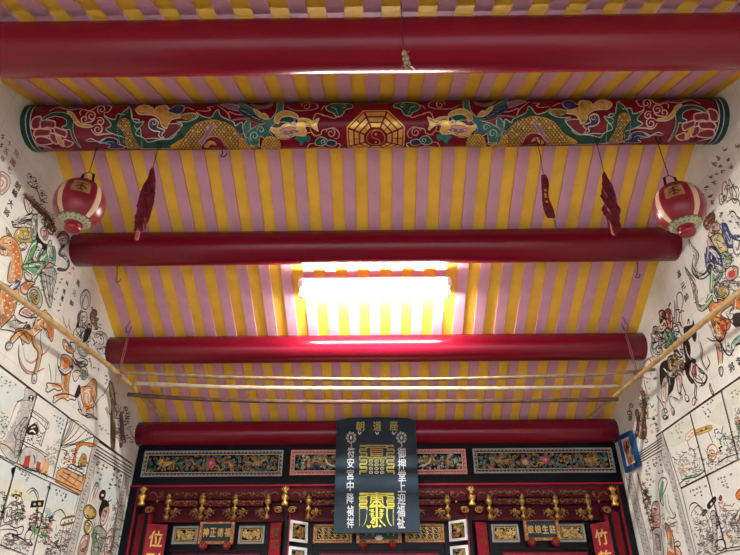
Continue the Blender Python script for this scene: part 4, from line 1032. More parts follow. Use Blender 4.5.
# ------------------------------------------------------------------ cloth bundles and the paper strip hanging from the ridge beam
def hang_hook(mb, x, y, z0, z1):
    b = V((x, y, z1)); mb.tube(smooth_pts([b, b+V((0, 0, -.04)), b+V((.012, 0, -.075)), b+V((.026, 0, -.05)), b+V((.02, 0, -.015))], 4), .0034, 'iron', 6)
    mb.tube([b+V((.004, 0, -.055)), V((x+.004, y, (z0+z1)/2)), V((x, y, z0))], .0024, 'iron', 5)
def bundle(pts, widths, seed, label, tail):
    rr = random.Random(seed); P_ = [atY(px, py, LY-.03) for px, py in pts]; k = (P_[0]-CAM).dot(FW)/FPX
    t = thing('cloth_bundle', P_[-1], label, 'cloth bundle')
    Q = smooth_pts(P_, 5); n = len(Q); w = lambda f: (lambda i, u: widths[i]*(1-u)+widths[min(i+1, len(widths)-1)]*u)(int(f), f-int(f))
    vs = []; S = 12; ph = [rr.uniform(-.3, .3) for _ in range(S)]
    for i, p in enumerate(Q):
        r = w(i/(n-1)*(len(widths)-1))*k*.5
        for j in range(S):
            a = 6.283*j/S+.15*i; q = r*(1+.28*(1 if j % 2 else -1)*min(1, i/4)+ph[j]*.5+rr.uniform(-.12, .12))
            vs.append(p+V((q*math.cos(a), q*math.sin(a)*.8, rr.uniform(-.006, .006))))
    mb = MB(); mb.add(vs, [(i*S+j, i*S+(j+1) % S, (i+1)*S+(j+1) % S, (i+1)*S+j) for i in range(n-1) for j in range(S)], 'cloth')
    mb.add(vs[-S:], [tuple(range(S))], 'cloth'); mb.build('knotted_cloth', t)
    mb = MB()
    for q in range(9):                                        # drooping torn ends
        i = rr.randrange(n//3, n-2); a = rr.uniform(0, 6.28); r = w(i/(n-1)*(len(widths)-1))*k*.5
        o = Q[i]+V((r*math.cos(a)*.8, r*math.sin(a)*.6, 0)); d = V((math.cos(a)*.012, math.sin(a)*.01, -.05-rr.random()*.03)); s = V((-math.sin(a), math.cos(a), 0))*.016
        e = V((math.cos(a), math.sin(a), 0))*.004
        mb.hexa([o-s, o+s, o+s+e, o-s+e, o+d-s*.5, o+d+s*.3+V((0, 0, .012)), o+d+s*.3+e+V((0, 0, .012)), o+d-s*.5+e], 'cloth')
    mb.build('torn_ends', t)
    T = [atY(px, py, LY-.03) for px, py in tail]; mb = MB(); mb.tube(smooth_pts(T, 4), [.013]*(len(smooth_pts(T, 4))-1)+[.005], 'cloth2', 6); mb.build('pink_tail', t)
    mb = MB(); hang_hook(mb, P_[0].x, P_[0].y, P_[0].z-.01, BEAM['P2'][1]-BEAM['P2'][2]+.006); mb.build('hook', t)
bundle([(152.5, 169), (151, 180), (147.5, 193), (145, 206), (141, 221), (138.5, 231)], [3, 5.5, 8, 13, 11.5, 13, 10, 8, 6], 3, 'dark red knotted cloth bundle hanging beside the left lantern', [(138.6, 229), (137.6, 235), (136.2, 240)])
bundle([(604, 173), (606.5, 184), (609, 197), (611, 208), (613, 220), (616, 232)], [3, 5, 8, 11, 10, 13, 11, 8, 6], 5, 'dark red knotted cloth bundle hanging beside the right lantern', [(612, 222), (612.8, 229), (614.5, 235)])
pp = [(543.4, 175), (545.2, 184), (545.4, 192), (546, 201), (549.4, 212), (552, 218.5)]
P_ = [atY(px, py, LY-.03) for px, py in pp]; k = (P_[0]-CAM).dot(FW)/FPX
t = thing('paper_strip', P_[-1], 'folded dark red paper strip with gold marks, between the lamp and the right cloth bundle', 'paper strip')
mb = MB(); Q = smooth_pts(P_, 4); n = len(Q); A = []
for i, p in enumerate(Q):
    h = (2.2+1.6*min(1, i/6))*k; y = .012*math.sin(i*.5); A.append((p+V((-h, y, 0)), p+V((h, -y, .5*h)), p+V((h, -y+.004, .5*h)), p+V((-h, y+.004, 0))))
for a, b in zip(A, A[1:]): mb.hexa(list(b)+list(a), 'cloth')
mb.build('paper', t); mb = MB()
for i in (8, 10, 11, 13): 
    c0 = (A[i][0]+A[i][1])/2-V((0, .008, 0)); nn = V((0, -1, 0))
    mb.ribbon([c0+V((-.008, 0, .01)), c0+V((.01, 0, -.004))], .006, nn, 'goldpaint'); mb.ribbon([c0+V((-.006, 0, -.008)), c0+V((.004, 0, .012))], .005, nn, 'goldpaint')
mb.build('gold_lettering', t)
e = Q[-1]; mb = MB(); mb.tube([e+V((.01, 0, .02)), e+V((.012, 0, -.05)), e+V((.018, 0, -.10))], .003, 'iron', 5); mb.build('thread', t)
mb = MB(); hang_hook(mb, Q[0].x, Q[0].y, Q[0].z-.01, BEAM['P2'][1]-BEAM['P2'][2]+.006); mb.build('hook', t)
# straw clump on its cord before the front beam
YS = 1.84; a = atY(403.5, 52, YS); kk = (a-CAM).dot(FW)/FPX
t = thing('straw_charm', atY(408, 70, YS), 'small dried straw clump dangling on a thin dark cord before the nearest red beam', 'hanging charm')
zc_ = ceilz(YS)-.035; mb = MB(); mb.tube([a, V((a.x, YS, (a.z+zc_)/2)), V((a.x, YS, zc_))], .0022, 'iron', 5); mb.build('cord', t)
mb = MB(); rr = random.Random(2)
for (px, py, rx, ry) in ((404, 53, 2.6, 3.6), (405.6, 58.5, 3.4, 4), (407, 64, 3.8, 4.2)):
    c = atY(px, py, YS); vs = []; 
    mb.lathe([(0, -ry*kk)]+[(rx*kk*math.sin(q*.52)*(1+rr.uniform(-.15, .15)), -ry*kk*math.cos(q*.52)) for q in range(1, 6)]+[(0, ry*kk)], c, 'straw', seg=9)
for q in range(26):
    c = atY(404+rr.uniform(-1, 4), 50+rr.uniform(0, 15), YS-.012); d = V((rr.uniform(-.012, .012), rr.uniform(-.012, .004), rr.uniform(-.028, .01)))
    mb.tube([c, c+d], [.0016, .0008], rr.choice(('straw', 'wbrown')), 4)
mb.build('straw', t)
mb = MB(); q = [atY(px, py, YS) for px, py in ((410.6, 66.5), (412.4, 67.5), (414, 69.5), (413.6, 71.2))]; mb.tube(smooth_pts(q, 3), .0035, 'white', 5)
mb.tube([atY(408, 66, YS), q[0]], .0014, 'string', 4); mb.build('white_curl', t)

# ------------------------------------------------------------------ bamboo poles
def bamboo(P_, r, m, label, seg_len=.3, r1=None):
    Q = smooth_pts(P_, 12); L = [0]
    for a, b in zip(Q, Q[1:]): L.append(L[-1]+(b-a).length)
    T = L[-1]; n = int(T/.02); pts = []; rs = []
    def pt(s):
        for i in range(len(L)-1):
            if L[i] <= s <= L[i+1]: return Q[i].lerp(Q[i+1], (s-L[i])/max(L[i+1]-L[i], 1e-9))
        return Q[-1]
    nodes = [seg_len*(.4+k) for k in range(int(T/seg_len)+1)]
    ss = sorted(set([T*i/n for i in range(n+1)]+[min(T, max(0, q+d)) for q in nodes for d in (-.007, 0, .007)]))
    for s in ss:
        rr = (r+( (r1 or r)-r)*s/T); d = min(abs(s-q) for q in nodes); pts.append(pt(s)); rs.append(rr*(1.16 if d < .001 else .97 if d < .01 else 1))
    mb = MB(); mb.tube(pts, rs, m, 10); o = mb.build('bamboo_pole'); return tag(o, label, 'bamboo pole', 'bamboo poles under the roof')
XP = 2.2
lp = [atX(-30, 262, -XP-.02), atX(0, 284.5, -XP), atX(60, 328.5, -XP), atX(118.5, 374, -XP+.0), atX(162, 416.5, -2.14)]
rp = [atX(770, 268, XP+.02), atX(740, 292, XP), atX(690, 333, XP), atX(638, 376.5, XP), atX(590.5, 417, 2.13)]
bamboo(lp, .020, 'bamboo', 'bamboo pole slanting along the left wall below the lantern', .34)
bamboo(rp, .019, 'bamboo', 'bamboo pole slanting along the right wall below the lantern', .34)
def cross(pts, Y, r, m, label, dz=0, sl=.34, r1=None): return bamboo([atY(px, py, Y)+V((0, 0, dz)) for px, py in pts], r, m, label, sl, r1)
cross([(120, 372.2), (180, 375.5), (250, 378), (370, 379.6), (450, 379), (540, 376.6), (600, 374.2), (655, 369.6)], 4.82, .0165, 'drybamboo', 'uppermost of the three thin bamboo poles stretched crosswise below the lamp', .0, .36, .0145)
cross([(134.5, 383.6), (180, 385.6), (226, 387.4), (310, 388.4), (430, 388.6), (520, 388.2), (619, 386.2)], 5.06, .022, 'palebamboo', 'middle and palest of the three crosswise bamboo poles below the lamp', 0, .40, .016)
cross([(128, 394.4), (170, 397.6), (223, 400), (310, 401.8), (430, 401.4), (520, 400.8), (618, 399.4)], 5.24, .0185, 'darkbamboo', 'lowest and darkest of the three crosswise bamboo poles below the lamp', 0, .36)
# ties and hooks
def tie(top, bot, Y, sx, label):
    a, b = atY(*top, Y), atY(*bot, Y); t = thing('hook_and_tie', b, label, 'hook')
    mb = MB(); mb.tube(smooth_pts([a+V((-.014*sx, 0, .055)), a+V((-.006*sx, 0, .01)), a, a+V((.02*sx, 0, -.004)), a+V((.03*sx, 0, .02)), a+V((.036*sx, 0, .045))], 3), .0032, 'iron', 6)
    mb.tube([a+V((.036*sx, 0, .04)), V((a.x+.01*sx, Y+.01, ceilz(Y)-.035))], .0026, 'iron', 5); mb.build('hook', t)
    mb = MB(); rr = random.Random(3)
    for s in (-1, 1): mb.tube([a+V((s*.004, 0, 0)), a.lerp(b, .5)+V((s*.008, 0, 0)), b+V((s*.006, -.01, 0))], .003, 'string', 5)
    for k in range(3): mb.tube([b+V((.022*math.cos(q*.7), .026*math.sin(q*.7), .022*math.sin(q*.7)-.01+.008*k)) for q in range(10)], .004, 'string', 5)
    for k in range(5): mb.tube(smooth_pts([b, b+V((rr.uniform(-.05, .05), -.03, rr.uniform(-.03, .06))), b+V((rr.uniform(-.09, .09), -.03, rr.uniform(-.14, .06)))], 3), .0028, 'string', 4)
    mb.build('pink_string', t)
tie((129, 332), (119, 373.5), 4.80, -1, 'iron hook and pink string holding up the left bamboo pole')
tie((625, 330), (637.5, 375.5), 4.80, 1, 'iron hook and pink string holding up the right bamboo pole')
def bare_hook(px0, py0, py1, Y, sx, label):
    a, b = atY(px0, py0, Y), atY(px0, py1, Y); mb = MB()
    mb.tube(smooth_pts([a+V((0, .0, .03)), a, a.lerp(b, .6), b+V((-sx*.012, 0, .01)), b, b+V((sx*.02, 0, .012)), b+V((sx*.026, 0, .035))], 4), .0034, 'iron', 6)
    tag(mb.build('iron_hook'), label, 'hook')
bare_hook(117, 268, 282, BEAM['P3'][0]+.02, 1, 'bare iron hook under the left end of the beam above the lamp')
bare_hook(637.5, 264, 278, BEAM['P3'][0]+.02, 1, 'bare iron hook under the right end of the beam above the lamp')
bare_hook(222.4, 150, 157, LY, 1, 'short dark iron hook under the painted ridge beam, right of the left cloth bundle')

# ------------------------------------------------------------------ blue framed print on the right wall near the screen
XW = W-.004
q = [atX(*p, W-.02) for p in ((618.2, 436.5), (631.2, 430.5), (640.2, 465.6), (626.6, 473.2))]
n = V((-1, 0, 0)); t = thing('framed_print', (q[3]+q[2])/2, 'small print in a bright blue frame on the right wall beside the altar screen', 'picture')
g = lambda s, u, l=0: q[0]+(q[1]-q[0])*s+((q[3]-q[0])*(1-s)+(q[2]-q[1])*s)*u+n*l
def plate(mb, s0, s1, u0, u1, l0, l1, m): mb.hexa([g(s0, u1, l0), g(s1, u1, l0), g(s1, u1, l1), g(s0, u1, l1), g(s0, u0, l0), g(s1, u0, l0), g(s1, u0, l1), g(s0, u0, l1)], m)
mb = MB(); 
for a in ((0, 1, 0, .13), (0, 1, .87, 1), (0, .17, .13, .87), (.83, 1, .13, .87)): plate(mb, *a, -.016, .014, 'brightblue')
mb.build('frame', t)
mb = MB(); plate(mb, .17, .83, .13, .87, -.014, 0, 'salmon'); 
rr = random.Random(8)
for k in range(16):
    s, u = rr.uniform(.28, .72), rr.uniform(.25, .8); mb.ribbon(smooth_pts([g(s, u-.1, .002+k*.0001), g(s+rr.uniform(-.08, .08), u, .002+k*.0001), g(s+rr.uniform(-.1, .1), u+.1, .002+k*.0001)], 3), .022, n, rr.choice(('wbrown', 'ochre', 'teal', 'maroon', 'ink')))
for a in ((.17, .83, .13, .18), (.17, .83, .82, .87), (.17, .23, .18, .82), (.77, .83, .18, .82)): plate(mb, *a, 0, .003, 'cream')
mb.build('print', t)
# ------------------------------------------------------------------ glaze paintings on the side walls, traced onto the wall planes
def wallpaint(sx):
    P = Paint(lambda x, y: atX(x, y, sx*W), lambda p: V((-sx, 0, 0))); P.wk = 1.55; return P
def squiggle(P, c, w, n, poly, rr, L=16):
    xs = [p[0] for p in poly]; ys = [p[1] for p in poly]; k = 0
    for _ in range(n*8):
        if k >= n: break
        x, y = rr.uniform(min(xs), max(xs)), rr.uniform(min(ys), max(ys))
        if not inside((x, y), poly): continue
        k += 1; a = rr.choice((-.5, .5, 1.2, -1.2, .1))+rr.uniform(-.4, .4); l = L*rr.uniform(.6, 1.5); dx, dy = math.cos(a)*l, math.sin(a)*l; b = rr.uniform(-.5, .5)
        P.line(c, w, [(x, y), (x+dx*.33-dy*b*.5, y+dy*.33+dx*b*.5), (x+dx*.66+dy*b*.3, y+dy*.66-dx*b*.3), (x+dx, y+dy)])
_run = Paint.run
def run2(P, dsl, sx, seed=1):
    rr = random.Random(seed); prs = lambda a: [tuple(float(t) for t in q.split(',')) for q in a]
    for ln in dsl.strip().splitlines():
        a = ln.split()
        if a and a[0] == 'W': squiggle(P, a[1], float(a[2]), int(a[3]), prs(a[5:]), rr, float(a[4]))
        elif a and a[0] == 'G':                                    # real characters: colour size text x,y ...
            for ch, q in zip(a[3], prs(a[4:])):
                p = P.at(q); h = float(a[2])/P.sc*((p-CAM).dot(FW))/FPX
                glyph(P.mb, ch, p, V((0, -sx, 0)), V((0, 0, 1)), h*1.25, h*1.1, a[1], .0012)
        elif a and a[0] == 'C':
            for q in prs(a[4:]): P.scribble(a[1], float(a[2])*(.55 if float(a[3]) < 31 else .75), q[0], q[1], float(a[3])*(.78 if float(a[3]) < 31 else 1), rr)
        else: P.run(ln)
def mural(name, label, cat, sx, centre, parts, group=None):
    t = thing(name, atX(centre[0], centre[1], sx*W), label, cat, group)
    for i, (pn, d) in enumerate(parts):
        P = wallpaint(sx); P.k = 230 if pn == 'tile_edge' else 24*i; P.sx = sx; P.folds = cat == 'wall painting'; run2(P, d, sx, i+int(centre[0])); P.mb.build(pn, t)
    return t
# ---- left wall
mural('wall_painting', 'painted bearded rider in green robes on a spotted orange deer, left wall below the lantern', 'wall painting', -1, (38, 290), [
('deer', '''@0,195,7.4
K wlorange ink 5 0,330 50,302 90,312 130,352 150,400 160,470 168,560 152,640 130,660 58,640 62,555 74,500 82,466 40,446 0,432
F worange 60,330 110,350 140,400 150,480 156,560 140,640 110,640 110,560 105,480 90,400
D wwhite 6 95,385 120,420 100,440 130,455 115,490 135,510 105,530 125,555 95,565 140,580 110,600 85,600 100,630 135,625 40,340 60,320
D wwhite 15 72,352
D ink 9 74,352
L ink 6 0,375 20,385 42,402 20,404 0,395
F wpurple 0,378 24,388 40,400 0,396
K wwhite ink 5 140,366 176,352 198,372 188,400 156,412 144,388
L ink 7.2 140,350 180,345 240,352
K wyellow wbrown 4 100,300 128,252 200,238 262,262 276,296 232,345 150,348 116,322
L wgold 6 120,310 170,270 240,270
L wgold 6 140,330 190,300 250,300
L wbrown 4 150,250 170,290 150,330
L wbrown 4 200,245 210,290 190,335
D wwhite 6 135,270 185,285 225,280 160,310
K wlorange ink 5 44,238 60,262 84,302 60,300 46,280
K wblue ink 5 0,648 60,672 128,630 142,668 66,718 0,702
L wwhite 8 0,668 60,694 134,650
L wlgrey 6 0,690 60,708 136,662
K wlorange ink 5 0,704 66,718 132,694 132,760 112,830 98,884 60,930 0,965
F worange 10,730 70,740 110,740 96,830 60,890 20,900 30,800
D wwhite 8 50,745 90,740 30,780 70,800 100,790 45,835 80,850 25,870 55,890 15,820
K wwhite ink 6 60,930 98,890 120,920 170,948 200,940 160,990 130,1020 60,1000 0,990
K wlorange ink 5 110,1010 160,985 230,990 270,900 330,850 345,870 392,930 390,1060 372,1080 340,990 290,1010 240,1060 200,1100
D wwhite 7 280,950 310,920 330,960 300,980
F worange 320,870 350,900 380,960 385,1060 350,1000
K wwhite ink 7 140,880 160,842 200,830 256,862 272,902 214,908 180,900
F wpink 150,872 180,850 230,870 200,890
L wlorange 20 175,1000 135,1020 95,1060 78,1085
L ink 6 160,1000 125,1010 85,1050 66,1080
L ink 6 192,1010 150,1040 110,1080 90,1100
K wlgrey ink 5 38,1112 58,1086 88,1100 82,1128 60,1148 42,1140
L wlorange 24 240,1040 258,1110 292,1160 284,1220 258,1320
L ink 6 228,1040 242,1110 276,1160 268,1230 244,1320
L ink 6 300,1000 296,1090 308,1160 296,1230 272,1320
K wlgrey ink 5 238,1330 268,1326 264,1380 246,1396 232,1380
W ink 4 16 22 110,640 200,660 300,900 250,960 120,880
W wbrown 4 16 20 0,720 120,720 100,880 0,960
W ink 4 14 22 140,880 280,840 390,1000 240,1020'''),
('rider', '''@0,195,7.4
L wbrown 30 178,-10 240,60 300,115 372,168
L ink 6 166,-10 230,70 290,130 360,190
L ink 6 196,-15 260,45 320,100 380,150
K wbrown ink 5 325,180 352,158 388,190 402,248 384,296 354,276 332,228
L wgold 6 340,190 370,210 380,260
K wpink ink 5 296,262 330,228 352,262 356,300 338,336 312,312
L ink 6 318,262 334,270
L ink 4.8 322,300 338,306
K ink ink 4 272,268 288,318 320,356 356,372 350,402 308,398 276,356 264,308
K wwhite ink 7 84,196 120,206 160,178 196,150 244,140 230,180 190,196 140,216 100,224
K wlgrey ink 6 92,222 150,214 208,192 258,206 250,224 206,216 150,236 108,240
L ink 7.2 130,212 180,186 230,176
K wwhite ink 6 176,20 206,40 234,70 240,110 214,140 190,110 180,70
L wred 5 186,30 210,80 214,130
K wpale ink 5 240,150 268,150 274,230 260,330 236,330 226,250
K wgreen ink 5 160,545 196,450 214,396 246,340 272,336 262,400 240,470 204,545
K wwhite ink 5 238,476 262,404 282,352 312,380 290,440 262,500
K wgreen ink 5 268,500 300,440 340,398 400,384 406,490 380,530 330,516 296,560
K wpale ink 5 340,398 360,340 376,340 384,400 402,450 400,520 362,520 350,460
L wred 8 232,470 246,520 224,560
L wpink 24 210,520 240,500 260,540
L wpink 22 330,540 360,510 396,530
L ink 6 320,550 360,500 402,520
L ink 6 204,540 240,486 266,540
K wpurple ink 5 420,320 456,286 494,306 484,350 444,396 432,440 470,466 498,506 486,548 430,540 424,556 470,562 500,540 512,500 486,458 448,434 458,400 502,352 506,300 464,268 424,296
L wred 6 430,316 462,296 488,316
K wgreen ink 5 160,520 240,500 330,492 322,540 276,600 244,660 226,650 236,600 170,548
K wlgrey ink 5 300,560 352,540 402,548 412,610 392,700 372,832 344,790 312,668
L ink 6 330,570 340,660 366,800
L ink 6 356,560 366,660 374,760
L wteal 8 380,560 388,650 376,720
L wpink 10 320,570 350,550 340,600
K wlorange ink 5 150,670 200,640 256,652 214,690 182,736 152,716
F worange 160,680 210,655 230,660 190,700
K wwhite ink 6 176,570 206,600 236,616 210,640 180,620
K wpale ink 6 196,740 204,700 236,680 272,690 304,740 306,800 286,838 250,820 212,790
K wgold ink 5 212,738 226,706 254,700 280,730 284,780 262,812 236,790
L ink 6 226,730 252,716 274,740 250,752 270,770 240,770 262,794
L wred 5 400,300 440,262
W ink 5 34 26 180,-10 260,20 400,200 400,300 330,260 240,140
W wbrown 6 16 24 190,0 330,120 400,240 340,260
W ink 4 40 26 160,540 260,340 400,390 410,700 360,800 220,640
W wteal 6 14 26 200,480 400,400 400,640 240,640
W inkgrey 4 20 22 90,190 250,140 250,250 100,240'''),
('ribbons', '''@0,330,7.4
L wlgrey 10 146,110 142,180 160,250 200,310 250,318 330,284
L ink 4.8 138,110 134,180 152,262 196,320 250,326
L wred 6 150,240 200,300 260,310 324,282
L wlgrey 9 170,130 184,210 224,236 270,214 340,160 372,110
L wred 5 190,220 230,246 290,200 346,160
L wred 5 280,170 320,180 340,150
K wlgrey ink 5 160,90 150,40 180,-20 212,-40 230,10 196,50 170,110
K ink ink 4 186,-10 214,-36 226,-6 200,30'''),
('inscription', '''@0,130,7.4
G wbrown 46 民國七 122,175 95,240 70,292
G wbrown 42 十五年 68,100 45,156 20,215
C wbrown 7 40 22,45 6,115
G ink 52 劍峰 130,410 110,470
@0,195,7.4
G ink 54 大將 78,62 50,130
@0,130,7.4
O wbrown 5 0,318 40,322 70,360 66,420 34,462 0,470
O wpink 14 0,340 36,350 52,384 40,430 0,446
L wred 6 0,366 22,384 14,412 0,420
@0,130,7.4
S ink 4 218,336 22 1.4 1
S ink 4 250,370 26 1.3 3
S ink 4 226,404 30 1.2 2
S ink 4 270,410 28 1.4 0
S ink 4 308,470 24 1.4 4
S ink 4 330,500 28 1.3 2
S ink 4 316,530 24 1.3 1
L ink 7.2 196,380 230,420 260,430 284,470 300,520 350,540
D ink 9 226,345 262,378 310,468 268,420''')])
mural('wall_painting', 'painted warrior on a small orange lion, left wall just below the slanting bamboo pole', 'wall painting', -1, (88, 355), [
('lion', '''@0,330,7.4
K wlorange ink 5 470,68 500,90 540,150 538,190 500,180 474,140 462,96
F wwhite 476,140 504,170 540,184 530,210 490,200 466,180
L ink 7.2 476,140 505,166 546,178
D ink 8 522,92
K wwhite ink 5 520,100 548,96 560,140 546,160
K wlorange ink 5 462,180 520,200 540,250 520,330 508,400 506,490 470,490 458,400 452,300 446,240
F worange 470,230 500,240 500,330 490,420 478,400 470,320
K wblue ink 6 428,268 476,300 532,262 536,290 496,328 456,330
L wwhite 6 436,282 480,314 528,282
L ink 6 430,180 424,250 440,300
L wgreen 8 360,250 372,310 376,380
L wgreen 6 412,250 412,330 404,392
L wlorange 26 380,405 430,410 470,420
O ink 6 336,440 350,420 340,400 356,392 400,398 440,412 456,436 430,450 400,436 370,452 350,460
L wlorange 30 412,490 470,480 510,492
O ink 6 388,530 400,510 392,494 420,482 470,472 520,480 560,500 550,520 520,510 500,524 470,504 430,516 400,540
K ink ink 4 556,470 580,410 592,420 590,470 570,500 552,494
K wlorange ink 5 596,430 640,410 690,360 716,400 712,480 690,560 690,640 630,640 616,560 600,500
F worange 620,450 660,430 664,560 660,630 630,630
K wwhite ink 5 540,310 580,300 590,330 560,380 540,360
L ink 6 660,440 690,520 720,580
L wlgrey 16 590,560 600,610 640,620 690,600
@60,370,7.4
L ink 6 130,210 140,270 170,300 220,280 250,270 290,210 320,180
L wlgrey 14 140,230 156,280 190,300
K wwhite ink 5 130,290 160,330 200,340 240,352 278,366 230,330 190,320 160,300
L wteal 8 200,330 240,356 270,368
K wlorange ink 4 170,140 230,130 220,250 200,270 180,250'''),
('warrior', '''@40,300,7.4
L wgold 9 168,118 180,170 196,210
L wgold 8 216,140 214,190 234,236
L wyellow 6 170,165 184,186
L wgold 6 210,180 196,206
O ink 5 318,10 340,-40 356,10 350,60 330,70 316,50
L ink 7.2 310,70 296,-10 322,-66 352,-70 372,-20 362,60
L wlgrey 12 308,30 322,-40 340,-56 360,-10
K wpink ink 4 276,120 300,80 316,90 300,150 280,170
K ink ink 4 270,180 284,160 286,200 266,214
K wwhite ink 5 300,100 340,92 350,150 330,200 300,190
K wbrown ink 5 372,100 400,70 420,90 412,130 434,140 412,170 430,200 416,220 392,180 372,150
S wbrown 6 386,60 12 1.2
L wpurple 10 380,120 410,150 420,190
K ink ink 4 340,210 358,172 380,190 376,240 344,300 318,312 324,260
L wpink 12 340,180 366,200 374,170
K wwhite ink 5 246,240 280,200 330,210 320,260 300,300 262,290
L ink 6 264,230 290,260 300,290
L ink 6 300,210 296,250 310,280
L wlgrey 14 400,262 440,240 476,262 490,300 476,344 430,352 400,330
L ink 4.8 396,252 440,230 486,256 500,306 480,352 420,362
L ink 4.8 420,280 450,262 470,290 460,330 430,330
L wlorange 10 396,240 420,250 408,280
L wblue 8 380,280 400,310 392,340
K wpale ink 5 270,330 310,320 350,390 330,420 290,400
K wwhite ink 7 240,410 270,440 310,430 350,452 340,480 300,470 268,480 246,450
L ink 9.6 250,430 280,460 330,450
L ink 9.6 262,470 300,496 350,480
L wpurple 8 256,450 290,478 340,466
K wpale ink 5 300,500 340,500 350,560 320,590 296,560
L ink 6 420,370 440,400 436,440 400,400
L wpink 10 360,430 376,470 380,520
W ink 4 26 24 300,200 420,180 480,340 470,470 400,560 360,480 330,330
W wlgrey 6 12 24 380,240 480,260 480,400 420,470
W ink 5 50 22 260,120 420,80 440,220 480,340 400,420 280,360
W wbrown 5 16 20 350,90 430,90 430,220 360,220
W inkgrey 4 26 22 240,180 330,180 340,480 250,460'''),
('inscription', '''@0,260,7.4
G ink 40 馬元帥 577,172 548,245 530,320
G ink 32 林鳴鳳 495,172 474,232 460,285
C wred 6 30 540,60 516,100 440,330 430,372
C ink 5 24 456,140 442,166 426,210 414,242 403,290
@60,370,7.4
C ink 5 26 340,40 348,72 336,100
C ink 4 24 290,415 312,430 336,446 352,470 300,440''')])
mural('wall_painting', 'painted guardian at the far end of the left wall, beside the lowest beam', 'wall painting', -1, (118, 410), [  # figure strokes, plus purplish streaks that paint in the poles' cast shadow
('guardian', '''@60,370,7.4
K olive ink 4 362,86 388,104 408,200 402,320 412,420 404,570 376,570 374,420 380,290 372,190
K wlorange wbrown 4 384,130 402,190 412,260 396,240
K wpurple ink 4 440,330 462,340 470,450 460,560 440,560 446,440
L wbrown 22 366,100 380,180 400,250 388,330 390,430 396,540
L wgold 10 372,110 390,200 404,230
L ink 6 356,90 366,180 384,260 374,340 378,440
L ink 6 384,120 404,200 416,260
L wteal 14 404,270 416,310 410,350
L wlorange 10 384,110 398,170
L ink 6 436,330 450,400 456,500
L wbrown 16 452,330 466,400 470,480 486,540
L wpurple 10 430,440 450,470 440,520
S ink 6 486,290 22 1.5 2
S ink 6 500,330 22 1.5 5
S ink 6 498,372 24 1.5 1
L ink 7.2 470,270 490,310 484,350 510,400
S wbrown 6 430,480 26 1.4 1
S wbrown 6 470,520 30 1.4 3
L wbrown 6 510,420 530,480 560,520
L wred 6 330,280 350,320 356,360
W ink 4 22 22 370,240 480,300 540,540 380,540
W wbrown 6 34 26 370,120 420,200 470,420 520,540 400,520'''),
('spear', '''@60,370,7.4
L ink 7.2 318,190 352,130 366,96
L wgold 6 372,90 378,130 392,180
L wbrown 7 340,270 362,320 380,330''')])
# ---- story panels, left wall
def panel(label, sx, quad, parts, wash='wwhite'):
    c = (sum(q[0] for q in quad)/4, sum(q[1] for q in quad)/4)
    q = ' '.join('%.1f,%.1f' % p for p in quad)
    parts = [('tiles', '@0,0,1\nf %s %s' % (wash, q))]+parts+[('tile_edge', '@0,0,1\nl ink .72 %s %.1f,%.1f' % (q, quad[0][0], quad[0][1]))]
    return mural('story_panel', label, 'story panel', sx, c, parts, 'painted story panels of the %s wall' % ('left' if sx < 0 else 'right'))
panel('story panel with grey stone tower, upper row at the left picture edge', -1, [(-12, 357), (36.3, 393.6), (16.2, 463.3), (-12, 450)], [
('drawing', '''@0,390,7.4
F tsky 0,-120 90,-60 210,20 170,70 110,90 60,200 0,250
F tgreen 0,120 60,180 30,260 0,330
K tgrey ink 4 124,88 210,76 224,40 258,50 262,20 220,-10 186,-10 176,60
k ink ink 3 206,60 216,44 226,56 216,82
k ink ink 3 230,62 240,46 250,58 240,88
K tgrey inkgrey 4 128,92 236,84 218,150 190,300 140,500 90,540 0,430 10,380 70,240
F wwhite 128,100 150,110 90,260 30,370 10,380 70,240
K wlgrey ink 4 150,240 176,206 208,214 196,270 170,320 166,400 120,500 104,470 116,370 100,320 120,270
L ink 5 200,210 180,230 140,290 120,350
L ink 5 190,260 160,300 150,380 140,460
L wpurple 8 110,330 118,380 110,430
D ink 6 196,204
W inkgrey 3 60 20 140,120 220,120 180,300 120,500 60,420
W ink 3 40 16 0,150 60,200 20,380 0,400
W wash 5 24 20 20,250 80,250 120,500 20,440
W ink 3 26 18 110,300 200,250 150,480 110,500
L wlorange 6 0,390 60,420 110,440
L ink 4 0,395 50,415 100,470'''),
('inscription', '''@0,330,7.4
C ink 4 26 12,350 44,376 76,386 112,404 40,396 72,412 8,410 56,460''')])
